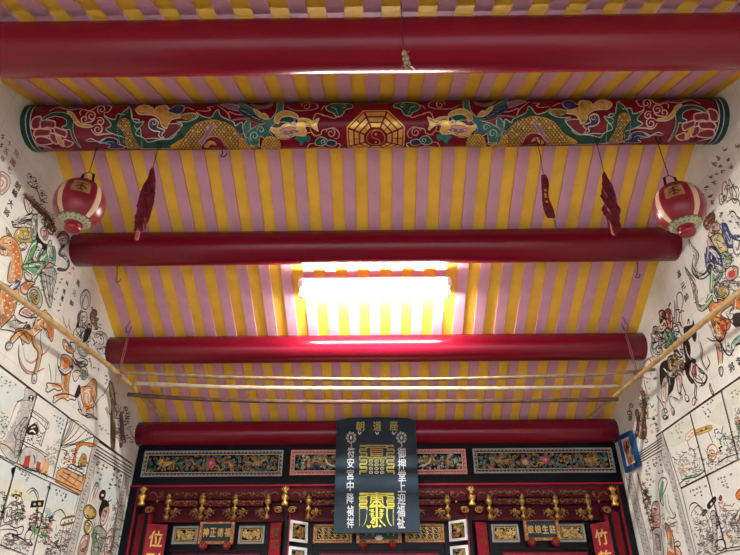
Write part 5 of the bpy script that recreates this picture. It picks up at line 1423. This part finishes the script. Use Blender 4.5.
panel('story panel with white-curtained pavilion and red doors, upper row, left wall', -1, [(36.8, 394.2), (67.6, 416.8), (52, 478), (16.7, 463.5)], [
('drawing', '''@0,390,7.4
F tsky 300,60 480,190 440,330 400,300 420,180
K wwhite ink 4 236,148 356,236 340,290 232,190
l ink 4 240,160 350,246
l inkgrey 4 262,172 256,194
l inkgrey 4 290,192 284,216
l inkgrey 4 318,212 312,238
l ink 6 356,236 300,420
l ink 4 340,240 288,410
l ink 6 232,190 190,300
K wwhite ink 4 236,196 336,288 300,320 270,240 216,272
K ink ink 4 206,280 262,250 284,310 250,330 200,320
L wwhite 9 216,310 240,300 262,320
L wwhite 7 230,280 260,270
K wwhite ink 5 176,380 336,470 330,490 170,400
k wred ink 4 186,490 226,486 216,556 170,556
k wred ink 4 284,510 324,520 310,580 280,570
K tgrey ink 4 190,420 330,490 300,600 150,556
k wred wbrown 4 188,492 222,486 210,580 168,560
k wred wbrown 4 276,530 300,540 286,600 262,590
L ink 8 244,480 256,510 250,550
W ink 3 40 18 180,300 290,320 300,420 200,400
W inkgrey 3 50 20 330,440 420,350 440,420 390,560 320,560
W wpale 6 14 18 330,440 420,380 400,560 330,560
F wlorange 300,600 350,500 360,560 330,630
W ink 3 30 18 150,560 330,600 360,640 220,600'''),
('inscription', '''@0,390,7.4
C ink 4 22 404,190 424,200 446,212 466,226 418,230 440,244 462,256 432,270 452,284 444,316''')])
panel('story panel with fan-shaped grey drapes and orange paved floor, left wall', -1, [(67.8, 417), (94.4, 436.8), (81.4, 491.6), (52.4, 478.4)], [
('drawing', '''@0,390,7.4
F tsky 500,205 530,220 470,380 440,410
K wwhite ink 4 530,218 690,330 660,360 560,400 446,412
F tgreen 560,240 610,270 520,350 470,390
F wlgrey 520,230 545,240 480,360 462,380
L ink 5 532,220 500,310 448,410
L ink 5 560,240 520,320 448,412
L ink 5 596,262 540,340 450,412
L ink 5 640,290 560,370 452,414
L inkgrey 5 546,230 510,316 456,396
L ink 6 446,412 520,404 580,386 660,350
K worange ink 4 570,386 690,396 682,420 566,410
K worange ink 4 568,410 590,412 556,540 534,534
F tsky 592,420 664,430 640,540 560,530
K wgold ink 3 590,500 620,470 640,500 630,560 580,560
D wred 12 622,510
L wred 8 640,500 636,540
L wpurple 6 604,460 612,500
W ink 3 50 16 470,460 560,430 560,540 440,540
W wlorange 6 12 16 470,460 540,440 540,540 450,540
W ink 3 20 16 560,520 650,520 640,580 560,580
L ink 6 452,440 494,456 470,500
@0,460,5.286
k wlorange wbrown 4 300,60 330,40 455,98 420,184 290,112
l wbrown 4 310,80 400,140
l wbrown 4 330,62 430,120
l wbrown 4 340,120 380,60
l wbrown 4 380,140 420,76
k wwhite ink 4 370,20 440,50 436,70 366,40
L wred 10 440,80 436,110
W ink 3 30 16 290,0 450,30 440,80 300,70'''),
('inscription', '''@0,390,7.4
C ink 4 18 650,316 672,326 690,340 640,336 664,346''')])
panel('mostly cropped story panel in the lower row at the left picture edge', -1, [(-12, 450.6), (15, 465.8), (-4, 532), (-12, 541)], [
('drawing', '''@0,460,5.286
F tsky 0,-20 78,30 60,90 0,110
F tgreen 0,110 50,110 20,260 0,280
W ink 3 30 18 0,160 30,180 10,300 0,320'''),
], 'wwhite')
panel('story panel with yellow-crowned figure, curling waves and dark flag, left wall', -1, [(15.4, 466), (49.9, 482.4), (31.5, 557), (-5, 543)], [
('drawing', '''@0,460,5.286
F tsky 80,34 262,124 240,200 160,160 70,100
F tgreen 76,100 170,160 200,220 60,200 50,150
D wyellow 11 84,166 106,184 66,184 90,190
D ink 7 70,190 100,188 84,200 110,176
L ink 5 60,190 84,182 110,196
L wgold 6 100,160 116,210 122,250
L ink 4 138,170 170,148 196,170 208,220
L inkgrey 6 150,180 176,160 196,200 204,240
k ink ink 3 166,218 232,214 226,246 158,250
D wpale 7 182,234
D wyellow 9 208,232
K wwhite ink 4 30,260 70,220 110,240 116,300 60,320 20,330
W inkgrey 4 60 22 40,220 120,210 120,330 20,330
W ink 3 26 22 40,220 120,220 120,330 20,330
L ink 5 0,350 40,340 80,360 120,350 110,390 60,400 100,420 40,430
L ink 4 0,370 50,366 90,380 70,420 20,420
L ink 5 20,400 60,390 120,420 160,440
K wwhite ink 5 130,400 150,370 170,380 156,420 170,450 140,440
W wpink 8 16 24 150,280 200,270 190,380 150,370
W ink 3 40 22 150,280 200,260 190,400 140,370
W wgreen 6 10 22 150,340 200,330 180,400
W inkgrey 3 40 26 0,400 150,420 170,480 0,460
L ink 4 200,250 186,330 176,420'''),
('inscription', '''@0,460,5.286
C ink 4 18 104,50 120,60 136,70 152,80 112,74 130,84 146,96 140,106''')])
panel('story panel with green-clad figures under a red-edged white banner, left wall', -1, [(50.3, 482.6), (78, 495.4), (62, 560), (32, 557)], [
('drawing', '''@0,460,5.286
F tsky 268,126 410,192 384,270 300,260 240,210
F tgreen 240,220 380,280 370,330 240,260
D wsky 18 250,270 264,290
W wgreen 8 16 22 210,300 270,310 240,420 200,400
W wpink 8 14 22 220,330 270,330 250,420
W ink 3 60 22 210,280 280,300 250,440 190,440
L ink 4 280,280 320,262 346,300 350,330
K wwhite wbrown 5 330,310 390,296 386,330 322,346
D wbrown 5 340,328 360,322 376,316
l wbrown 5 330,312 388,298
l wbrown 5 324,342 386,328
l ink 4 336,344 316,440
L wpink 8 350,340 346,400 330,470
W inkgrey 3 50 24 280,380 370,350 340,500 230,500
W ink 3 30 22 250,440 340,420 330,500 220,500'''),
('inscription', '''@0,460,5.286
C ink 4 18 296,160 314,166 334,176 350,184 300,180 322,188 344,196 328,210''')])
def border(label, sx, d): return mural('tile_border', label, 'tile border', sx, tuple(float(t) for t in d.split()[1].split(',')) if False else (70 if sx < 0 else 690, 520), [('border_pattern', d)])
# ---- niche painting, left wall: border strips, striped cornice and the lady
def strip(P_, a0, a1, b0, b1, n):       # border strip between two edge lines, with small ornaments
    out = ['@0,0,1', 'f wlgrey %s %s %s %s' % tuple('%.2f,%.2f' % p for p in (a0, b0, b1, a1)), 'l inkgrey .8 %.1f,%.1f %.1f,%.1f' % (*a0, *a1), 'l inkgrey .8 %.1f,%.1f %.1f,%.1f' % (*b0, *b1)]
    for k in range(n):
        t = (k+.5)/n; x = (a0[0]+b0[0])/2*(1-t)+(a1[0]+b1[0])/2*t; y = (a0[1]+b0[1])/2*(1-t)+(a1[1]+b1[1])/2*t
        out += ['D wpurple 1.5 %.2f,%.2f' % (x-.4, y+.8), 'D wwhite 1.1 %.2f,%.2f' % (x+.3, y), 'D ink .6 %.2f,%.2f' % (x+.3, y-1.6)]
        out += ['L wash .8 %.1f,%.1f %.1f,%.1f %.1f,%.1f' % (x-1.8, y-3, x+1.2, y-2.2, x-1.5, y+2.6)]
    return '\n'.join(out)
mural('niche_painting', 'painted lady with topknot and offering bowl, ornamental border, left wall by altar screen', 'wall painting', -1, (98, 520), [
('border', strip(0, (94.4, 437.4), (64, 562), (101.6, 443), (72, 562), 15)),
('border', strip(0, (125.5, 467), (107, 562), (131.6, 466), (114.5, 562), 14)),
('striped_cornice', '''@0,365,2.923
f wwhite 286,222 388,292 384,330 272,262
l ink 2.6 288,224 388,292
l ink 2.6 282,236 386,302
l ink 2.6 280,246 385,312
l ink 2.6 277,254 384,320
l ink 2.6 274,262 382,328'''),
('lady', '''@0,460,5.286
f wwhite 506,20 640,90 560,520 395,520
F tsky 500,120 540,60 620,100 640,160 600,240 560,180
K wgold ink 4 440,260 470,236 506,270 498,306 460,310 444,290
L ink 4 470,236 480,180 506,120 520,140 500,200
L inkgrey 6 480,230 498,170 514,130
S inkgrey 4 510,130 12 1.3
D wyellow 12 466,280 484,270 476,292
D wlorange 8 456,270 492,286
K wgold ink 4 446,330 466,318 486,336 482,370 460,392 442,370
L wbrown 3 450,345 484,350
K wpink ink 4 440,400 470,396 468,440 450,500 410,500 420,440
K ink ink 4 524,180 540,160 556,168 552,200 534,212 524,200
D wwhite 8 540,186
K ink ink 4 540,216 560,214 576,240 556,244 536,270 528,300 522,270 530,240
K wpink ink 3 546,256 572,246 574,280 556,330 536,350 526,320 534,290
L ink 3 550,270 562,268
L ink 3 544,296 552,298
L wred 5 540,322 550,324
L ink 4 580,190 570,220 590,210
L wpink 7 580,300 560,360 566,400 586,370
K wpale ink 4 500,360 530,350 560,390 540,450 520,500 480,500 488,430
L wgreen 12 500,330 486,400 496,450 480,490
L wgreen 8 520,440 510,490
L ink 4 520,330 506,400 520,460 510,500
K wpink ink 4 560,400 590,360 600,400 580,500 550,500
L ink 4 600,240 612,300 590,360
W ink 3 30 22 480,380 600,380 580,500 470,500
L wbrown 6 614,200 622,240 610,330 600,420
W inkgrey 4 26 24 590,200 640,200 620,460 570,480'''),
('inscription', '''@0,460,5.286
C ink 5 22 546,28 540,50 534,76 528,100 562,40 520,40 514,64 604,50 598,76 592,104 584,130 578,152 622,60 616,90 608,130 640,80 632,110 626,140 522,12 510,24''')])
mural('tile_border', 'dark horizontal dividing line of tiles under the painted riders on the left wall', 'tile border', -1, (60, 412), [('dividing_line', '''@0,0,1
l ink 1.6 -12,356.6 36.3,393.3 94.4,436.6 131,463.6''')])
# ---- right wall
mural('wall_painting', 'painted warrior in blue robes on a dragon-tailed orange steed, right wall below the lantern', 'wall painting', 1, (716, 290), [
('steed', '''@640,255,7.4
K wpale ink 5 334,88 366,130 400,172 424,250 430,336 460,378 506,330 540,290 552,330 510,380 466,414 432,404 412,340 402,260 384,190 350,140
L wred 8 346,110 390,180 414,260 420,350 456,396
L wteal 8 360,140 376,200 392,260 400,330
L wteal 8 470,404 510,366 546,320
W wteal 5 14 14 360,140 410,260 440,400 400,360
K worange ink 5 510,380 548,330 600,330 660,350 700,300 750,310 750,400 700,390 660,440 670,520 640,560 560,560 530,500 524,440
F wlorange 530,440 560,400 600,420 580,500 550,520
F wred 590,440 630,450 650,520 620,540
L wyellow 8 560,450 600,480 620,540
K wwhite ink 6 600,440 650,390 690,370 660,430 700,440 670,480
K ink ink 4 690,450 720,430 752,440 752,520 706,524 690,490
L ink 7.2 530,450 540,520 580,580 620,600
L ink 7.2 640,440 680,500 720,540
@620,310,6.17
K worange ink 5 560,40 640,60 660,110 640,180 600,190 580,110
F wred 620,80 650,110 640,170 620,130
L wyellow 7 590,70 620,120 620,170
L ink 7.2 560,90 580,160 620,200 650,260 680,280 700,250
L ink 6 536,170 570,190 600,190
L wlgrey 9 540,70 570,130 600,160
L wlgrey 10 650,180 660,240 690,270
L wlorange 22 604,210 616,260 622,330
L ink 6 590,200 604,270 610,340
L ink 6 620,200 634,270 634,330
K wlgrey ink 5 612,360 634,352 636,390 628,410 616,394
W ink 4 36 22 540,40 660,60 680,260 600,280
W wyellow 5 10 22 560,60 640,60 640,160 580,160
K wpale ink 5 690,220 710,180 750,160 750,200 720,220 700,250
L wteal 8 700,210 730,170 750,150'''),
('warrior', '''@640,195,7.4
O wbrown 6 660,-120 690,-64 720,-60 735,-20 720,40 700,60 680,30 665,-40
O ink 5 680,-60 700,-40 716,0 706,40 690,20
O wbrown 6 610,-60 630,-100 650,-60 640,20 620,30
O wbrown 6 586,20 600,-10 620,10 612,60 596,70
L ink 7.2 640,60 680,30 730,40 745,100
L ink 7.2 650,150 690,120 720,160 750,180
L wlgrey 8 660,140 700,170 730,230 750,260
K wbrown ink 5 470,220 490,170 530,130 556,150 550,200 520,230 500,260
L wred 8 480,210 510,180 540,160
L ink 6 490,230 520,190 548,170
K wpink ink 5 512,240 550,200 590,216 590,260 560,284 524,280
L ink 4.8 530,250 556,236
L wbrown 7 590,230 610,270 620,320
K wyellow ink 5 520,320 564,288 604,292 652,398 630,420 590,430 560,380
F cream 560,300 600,310 636,390 600,400
K wblue ink 5 606,216 640,214 664,270 710,360 680,390 650,380 630,310
L wsky 7 630,240 660,310 690,370
K wblue ink 5 492,398 520,380 566,392 612,470 600,520 540,560 500,500
K wblue ink 5 480,430 510,480 600,470 620,540 590,610 540,600 500,560
L wwhite 7 510,400 560,450 580,500
L wpink 14 496,330 510,400 500,470
L wpink 14 520,260 512,310 530,370
L ink 6 500,300 530,330 560,400
K wpale ink 5 610,440 650,420 680,470 660,540 620,530
D wgold 14 640,470
W ink 4 20 18 610,430 680,430 670,540 610,530
K wwhite ink 6 700,300 750,320 750,420 710,440 690,380
L wblue 10 660,280 700,310 750,310
L ink 6 660,300 710,330 750,340
K wlgrey ink 5 366,326 384,370 420,410 440,450 424,500 410,560 440,610 400,590 386,540 404,470 400,430 372,380
L wteal 6 430,440 414,500 400,550
L ink 7.2 392,570 420,610 470,620 520,580 540,520 560,500
L ink 6 388,540 400,580 440,600 490,580 520,530
S ink 6 530,530 46 1.4 3
S wlgrey 8 530,530 34 1 3
@640,255,7.4
L ink 7.2 400,20 390,70 420,120 470,140 500,110 520,60
L wlgrey 9 410,30 402,80 440,126 486,110
K wgreen ink 5 530,100 552,110 566,166 600,120 620,130 590,190 556,200 536,270 520,260
K wlgrey ink 5 560,60 600,70 640,110 600,130 570,110
K wpink ink 5 640,110 690,80 730,100 720,160 670,190 640,160
F wred 660,130 700,110 710,150 670,170
L ink 7.2 600,210 640,190 700,210 750,190
L wlgrey 9 610,230 670,220 730,230
L wpink 8 620,200 680,200 750,210
K wyellow ink 5 584,260 612,230 650,236 664,280 634,318 590,310
S wgold 6 624,274 36 1.6 0
W wgold 4 12 14 590,240 650,240 650,310 590,300
K wpurple ink 5 560,230 580,200 600,220 586,260 580,310 556,290
K wgreen ink 5 540,270 566,310 580,350 556,350 540,310
W ink 4 30 22 480,0 740,0 740,120 620,140 520,120
W ink 5 40 22 520,180 740,160 740,340 560,330
W inkgrey 4 24 22 600,180 740,180 740,260 600,260
@640,195,7.4
W ink 5 40 22 480,130 740,100 740,330 520,420
W wbrown 5 20 20 600,-90 740,-90 740,60 600,60
W wbrown 5 16 20 470,140 560,130 560,250 480,260'''),
('inscription', '''@640,130,7.4
C wbrown 8 50 722,112
C wbrown 7 40 630,152 654,212 674,265 582,208 600,266 616,312 552,252 572,320 526,342 546,390
C ink 7 40 496,430 524,490 534,534 462,490 450,520
@620,310,6.17
G ink 50 將 690,352
C ink 7 40 734,300 742,330''')])
mural('wall_painting', 'painted bull-horned general on a black horse, right wall just below the slanting bamboo pole', 'wall painting', 1, (692, 355), [
('horse', '''@620,310,6.17
K ink ink 4 394,112 420,100 446,92 452,66 460,100 472,150 462,196 440,160 424,184 404,170
L ink 7.2 416,90 424,56 430,90
K wwhite ink 5 420,130 444,120 450,150 430,170
K ink ink 4 390,190 424,196 436,250 434,290 468,310 456,336 410,310 396,250
L wwhite 6 404,220 416,270 440,306
L ink 6 386,290 430,330 466,300
K wwhite ink 6 440,320 480,350 530,400 520,450 470,440 440,380
L ink 7.2 400,330 420,400 460,450 480,480
K ink ink 4 400,330 430,330 430,400 460,440 440,450 410,400
L ink 6 470,330 500,380 540,410 520,460 490,470
L ink 6 480,400 510,440 500,470
K wred ink 4 450,352 466,346 474,400 460,412 448,390
K ink ink 4 250,340 296,316 336,400 330,480 312,510 300,520 304,460 284,400 262,470 248,430
L wwhite 7 270,360 300,400 310,460
K wwhite ink 5 270,420 290,420 300,480 290,560 262,560 256,480
L wpink 14 276,440 284,520 280,620
L ink 6 380,430 400,500 430,560
L ink 6 360,420 376,500 372,560
K wpink ink 4 350,400 376,400 384,450 370,520 356,480
L ink 6 470,450 460,520 480,560
L wlgrey 9 484,190 500,250 500,310 530,370
L ink 6 494,190 510,250 508,310 544,380
L ink 6 540,290 556,330 530,370
K wpink ink 4 556,450 570,490 582,510 570,520 554,480
@600,360,7.4
K wlorange ink 5 634,256 656,270 660,300 644,310 630,280
K wlorange ink 5 690,286 708,280 712,310 696,334 684,316
K wpink ink 5 532,354 550,360 554,400 540,408 530,380
L ink 7.2 520,270 556,280 600,300 610,260 580,240
L wlgrey 9 526,250 560,300 600,290
L wsky 8 590,260 606,290 580,320
L ink 7.2 510,250 520,320 540,350
L ink 7.2 420,260 460,320 480,370
S ink 6 484,380 26 1.5 2
S ink 6 488,420 22 1.4 0
L ink 7.2 456,400 480,440 510,410
L ink 6 610,180 636,240
L ink 6 714,180 716,250 706,290'''),
('general', '''@620,310,6.17
O ink 5 350,-80 372,-110 390,-70 380,0 364,10
K wred ink 5 268,20 300,-10 318,20 326,70 322,130 300,110 284,70
K wbrown ink 5 240,14 262,0 280,20 290,60 270,50 254,40
L ink 9.6 300,-20 314,-46
L ink 9.6 246,30 250,80 262,60
L wlorange 10 290,60 306,90 312,120
K wgreen ink 5 262,150 290,110 316,130 344,180 320,220 290,240 268,210
L wpale 8 280,150 300,190 310,220
K wwhite ink 5 330,110 356,100 372,140 390,170 380,210 350,200 340,150
L wpurple 7 346,-40 350,40 344,100
L ink 6 338,-60 340,20 332,90
L ink 6 372,10 366,70 390,110
L wpink 7 390,-60 380,30 388,90
K wgold ink 4 208,106 226,100 232,130 214,150 204,130
L wpurple 8 196,160 214,190 200,240 212,270
L ink 6 190,150 200,200 190,250 206,286
L ink 6 216,150 240,170 236,220 214,240
L wlgrey 9 240,140 250,200 236,240
L ink 6 230,130 256,180 250,240
K wlorange ink 4 256,220 290,200 300,240 270,270
K wgold ink 5 300,290 340,280 360,330 340,390 310,380 296,330
L ink 6 310,300 340,310 320,340 346,350 320,370
K wwhite ink 5 336,190 366,200 390,250 380,290 346,270
K wlorange ink 4 366,320 390,310 400,350 386,390 370,360
K wwhite ink 6 296,370 330,400 356,380 350,410 320,420 296,400
L wred 7 150,330 180,300 200,330
L wlorange 7 180,300 200,290 210,310
W ink 4 40 20 250,120 350,120 400,280 360,400 290,380 250,240
W inkgrey 4 18 22 190,140 250,140 250,280 200,290
W ink 5 60 20 240,0 390,0 390,280 420,400 290,420 250,240
W ink 4 30 20 190,110 260,110 260,290 190,290
W wbrown 5 20 18 250,0 330,0 330,130 260,130
W wteal 5 12 18 260,120 350,120 330,240 270,240'''),
('inscription', '''@640,255,7.4
G ink 48 溫元帥 288,140 320,232 344,312
@600,360,7.4
C ink 5 36 380,60 410,130
C wlorange 6 34 408,370 422,410 382,480 390,530
C ink 6 32 398,430 414,470 424,514
C ink 4 24 380,100 350,160 364,210''')])
mural('wall_painting', 'painted guardian at the far end of the right wall, beside the lowest beam', 'wall painting', 1, (640, 415), [
('guardian', '''@600,360,7.4
K olive ink 4 300,240 330,230 340,330 336,420 346,560 286,570 290,440 312,360 316,290
K wwhite wbrown 4 296,260 312,300 300,350 284,320
K wbrown ink 4 262,380 284,370 292,450 280,560 258,560 268,460
L wgold 12 340,340 356,380 352,440
L wbrown 20 310,200 330,280 330,360 320,450 310,560
L ink 6 296,220 320,290 316,370
L ink 6 340,230 350,300 342,330 366,360
L wbrown 14 276,380 290,440 280,540
L ink 6 262,390 276,450 262,560
L ink 6 330,420 340,500 330,580
L wgold 8 300,300 310,380 300,440
S ink 6 234,340 20 1.5 2
S ink 6 216,390 22 1.5 5
S ink 6 226,430 20 1.5 1
L ink 7.2 224,320 216,360 238,400 214,450
S wred 7 300,520 26 1.4 1
S wbrown 7 320,570 30 1.4 3
S ink 6 340,600 22 1.3 3
L wpink 12 280,450 300,490 290,560
W ink 4 24 22 290,240 350,260 340,520 280,520
W wbrown 5 18 24 280,300 350,300 340,540 260,540'''),
('staff', '''@600,360,7.4
L ink 7.2 326,160 344,230 366,300
L wpink 8 336,180 352,250 372,310
L ink 7.2 370,320 384,350 400,330''')])
panel('story panel with rocks and pink-edged banner, upper row, right wall', 1, [(662.6, 431.6), (690, 412.6), (706.4, 475.2), (681.4, 488)], [
('drawing', '''@640,390,7.4
F tgreen 190,320 350,200 390,330 300,400 220,420
K wwhite wlorange 6 340,340 400,284 406,320 350,376
L wlorange 6 352,350 396,310
D wlorange 8 366,344 386,320
l inkgrey 5 350,380 376,450
W inkgrey 4 60 26 220,480 330,440 420,420 480,560 400,640 320,700 280,600
W ink 3 40 22 240,500 330,450 430,470 470,600 320,700
W wpale 7 16 26 240,460 420,420 460,560 300,640
L ink 5 360,450 380,430 410,470 400,520
W wlorange 6 14 24 240,560 330,540 340,640 290,660
L wgreen 6 300,690 360,640 450,620 480,590
L ink 5 290,700 340,660 420,640 480,600'''),
('inscription', '''@640,390,7.4
C inkgrey 4 22 266,270 290,256 314,240 270,300 294,288 286,320 308,310 296,350 236,320''')])
panel('story panel with yellow banner and orange ringed wheel, upper row, right wall', 1, [(690.4, 412.4), (721.4, 390.8), (738.6, 459.6), (706.8, 475)], [
('drawing', '''@640,390,7.4
F tgreen 500,200 640,60 690,200 600,260
K wyellow wgold 5 410,300 520,262 526,296 416,334
D wbrown 10 456,300 490,284
l wbrown 4 414,318 522,280
l ink 5 506,310 540,390
K wwhite worange 6 500,450 516,410 548,404 572,440 560,500 528,530 504,500
S worange 7 536,462 30 1.8 0
S wlorange 6 536,462 44 1 0
W wgreen 7 10 20 560,360 620,340 620,400 570,400
D ink 9 590,430 604,420 596,448
W ink 3 50 24 600,330 700,300 730,440 640,470
W inkgrey 3 60 26 480,520 600,440 730,420 720,520 500,600
W ink 3 20 22 480,440 520,420 540,560 500,600
W wpurple 5 8 18 540,290 600,290 590,330 550,330
L inkgrey 6 620,260 610,320 640,360
L ink 5 560,560 640,500 740,470'''),
('inscription', '''@640,390,7.4
C ink 4 26 470,126 500,108 528,90 474,156 506,140 490,176 520,160 506,196 536,74''')])
panel('partly cropped story panel in the upper row at the right picture edge', 1, [(721.8, 390.6), (752, 369.6), (752, 452.6), (739, 459.4)], [
('drawing', '''@640,390,7.4
F tgreen 640,10 740,-60 740,60 690,120
W wlorange 8 12 22 700,230 750,210 750,270 710,270
W wgreen 8 8 22 710,270 750,270 750,310 716,300
W ink 3 50 24 690,220 750,180 750,460 720,420
W inkgrey 3 30 24 690,130 750,130 750,240 700,240'''),
('inscription', '''@640,390,7.4
C ink 4 26 680,20 706,0 690,50 720,30 740,10''')])
panel('story panel with black-and-white checked banner, lower row, right wall', 1, [(681.6, 488.4), (707, 475.6), (727, 551), (699, 560)], [
('drawing', '''@620,465,6.17
K ink ink 4 540,246 584,196 592,220 552,270
k wwhite ink 3 556,240 568,226 574,240 562,256
k wwhite ink 3 572,222 580,212 586,222 578,234
K ink ink 4 506,300 520,276 540,282 530,300 514,314
L ink 5 430,280 436,246 470,234 520,280
L inkgrey 5 440,300 480,250 520,300
W inkgrey 3 40 24 430,240 520,280 520,400 450,400
l ink 5 530,310 560,400
W ink 3 60 26 440,380 560,300 620,300 640,520 480,560
K wlgrey ink 4 560,300 590,290 600,400 600,520 570,520 576,400
W ink 3 20 30 560,300 600,300 600,520 560,520
O ink 5 590,480 620,460 650,470 650,510 620,530 596,510
W inkgrey 3 50 26 440,400 560,400 590,550 480,560'''),
('inscription', '''@620,465,6.17
C ink 4 20 436,160 454,152 474,146 492,138 462,184 480,176 502,166 506,186 530,130''')])
panel('story panel with orange-robed figure, lower row at the right picture edge', 1, [(707.4, 475.4), (752, 453), (752, 548), (727.4, 550.8)], [
('drawing', '''@620,465,6.17
K wred ink 4 610,210 622,188 630,200 624,220
W wpink 6 10 20 610,220 650,230 650,300 610,290
K worange ink 4 716,180 740,150 760,150 760,210 726,210
L ink 6 740,270 716,310 712,350 740,400 760,420
K wlorange ink 5 760,300 740,310 736,360 760,380
W ink 3 60 26 600,220 720,260 740,460 660,500
W inkgrey 3 60 26 620,300 740,330 750,500 680,510
L worange 7 660,430 690,450 680,480
L ink 4 640,520 690,510 760,500'''),
('inscription', '''@620,465,6.17
C ink 4 22 606,86 626,78 646,70 632,104 652,96 640,126 660,118 664,140 686,56''')])
mural('niche_painting', 'painted bald elder with tall forehead, ornamental border, right wall by altar screen', 'wall painting', 1, (665, 520), [
('border', strip(0, (662.4, 432), (697, 562), (656.8, 436.6), (690, 562), 15)),
('border', strip(0, (625.6, 475), (646.6, 562), (631.8, 474), (653.6, 562), 11)),
('striped_cornice', '''@600,430,7.4
f wwhite 286,168 460,50 464,150 296,244
l ink 5.5 286,172 462,56
l ink 5.5 288,190 462,76
l ink 5.5 290,208 462,96
l ink 5.5 292,226 462,118
l ink 5.5 294,244 464,146'''),
('elder', '''@620,465,6.17
f wwhite 110,40 250,-10 300,60 430,560 215,560
F tsky 160,180 220,150 260,180 240,260 190,250
F tsky 290,220 330,230 360,290 330,330
L wgreen 22 268,100 256,160 250,230
O ink 5 240,120 256,80 286,84 292,112 276,160 264,190 270,250 250,220 244,170
L wpale 16 280,180 286,260 310,310
L ink 5 296,180 304,250 330,300 346,310
L ink 5 300,320 330,330 346,310 336,290
K wpink ink 5 200,250 216,226 240,232 248,290 250,350 240,390 214,396 200,350 194,300
K wpink wred 3 210,360 234,352 244,380 222,396
L wred 6 218,372 236,368
L ink 4 206,316 220,310
L ink 4 230,310 244,306
L wpink 10 196,250 180,220 190,260
K wlgrey ink 4 200,400 250,390 260,460 270,560 214,560 210,480
L inkgrey 4 214,400 226,480 230,556
L inkgrey 4 236,400 248,480 256,556
K worange ink 5 280,360 306,380 330,440 340,520 344,560 296,560 300,480 290,420
F wlorange 290,380 310,410 316,480 304,470
K worange ink 5 340,500 370,520 384,560 350,560
S ink 5 360,490 26 1.4 2
L wpink 7 346,330 356,380 350,410 366,420
L ink 5 110,50 130,110 150,170 180,230
L wbrown 10 104,40 128,130 150,220 176,310 200,400
L ink 5 140,100 180,180
L ink 5 130,130 150,160 180,140
L ink 5 150,170 186,200
W wbrown 5 40 24 110,90 160,130 200,320 200,420 150,280
W ink 4 30 24 120,120 180,200 210,420 180,400
L wpink 8 176,380 190,420 186,460
L wgold 6 190,440 230,500 240,560
W inkgrey 3 30 26 250,300 350,340 340,500 280,500'''),
('inscription', '''@600,430,7.4
C ink 6 26 440,196 446,222 418,210 420,240 396,224 400,254 452,260 440,316 462,304 410,266 356,238 372,286 360,262 346,300 350,330 368,330 376,364 352,366 396,380 374,404''')])
mural('tile_border', 'dark horizontal dividing line of tiles under the painted riders on the right wall', 'tile border', 1, (700, 406), [('dividing_line', '''@0,0,1
l ink 1.6 752,369.2 721.4,390.4 690,412.2 656,436.4''')])
# ------------------------------------------------------------------ daylight
w = bpy.data.worlds.new('sky'); SC.world = w; w.use_nodes = True
w.node_tree.nodes['Background'].inputs['Color'].default_value = (.86, .93, 1.0, 1)
w.node_tree.nodes['Background'].inputs['Strength'].default_value = SKY
SC.view_settings.view_transform = 'Standard'; SC.view_settings.look = 'None'; SC.view_settings.gamma = 1; SC.view_settings.use_curve_mapping = False
SC.view_settings.exposure = EXPO
SC.cycles.max_bounces = 8; SC.cycles.diffuse_bounces = 5; SC.cycles.use_denoising = True; SC.cycles.sample_clamp_indirect = 6
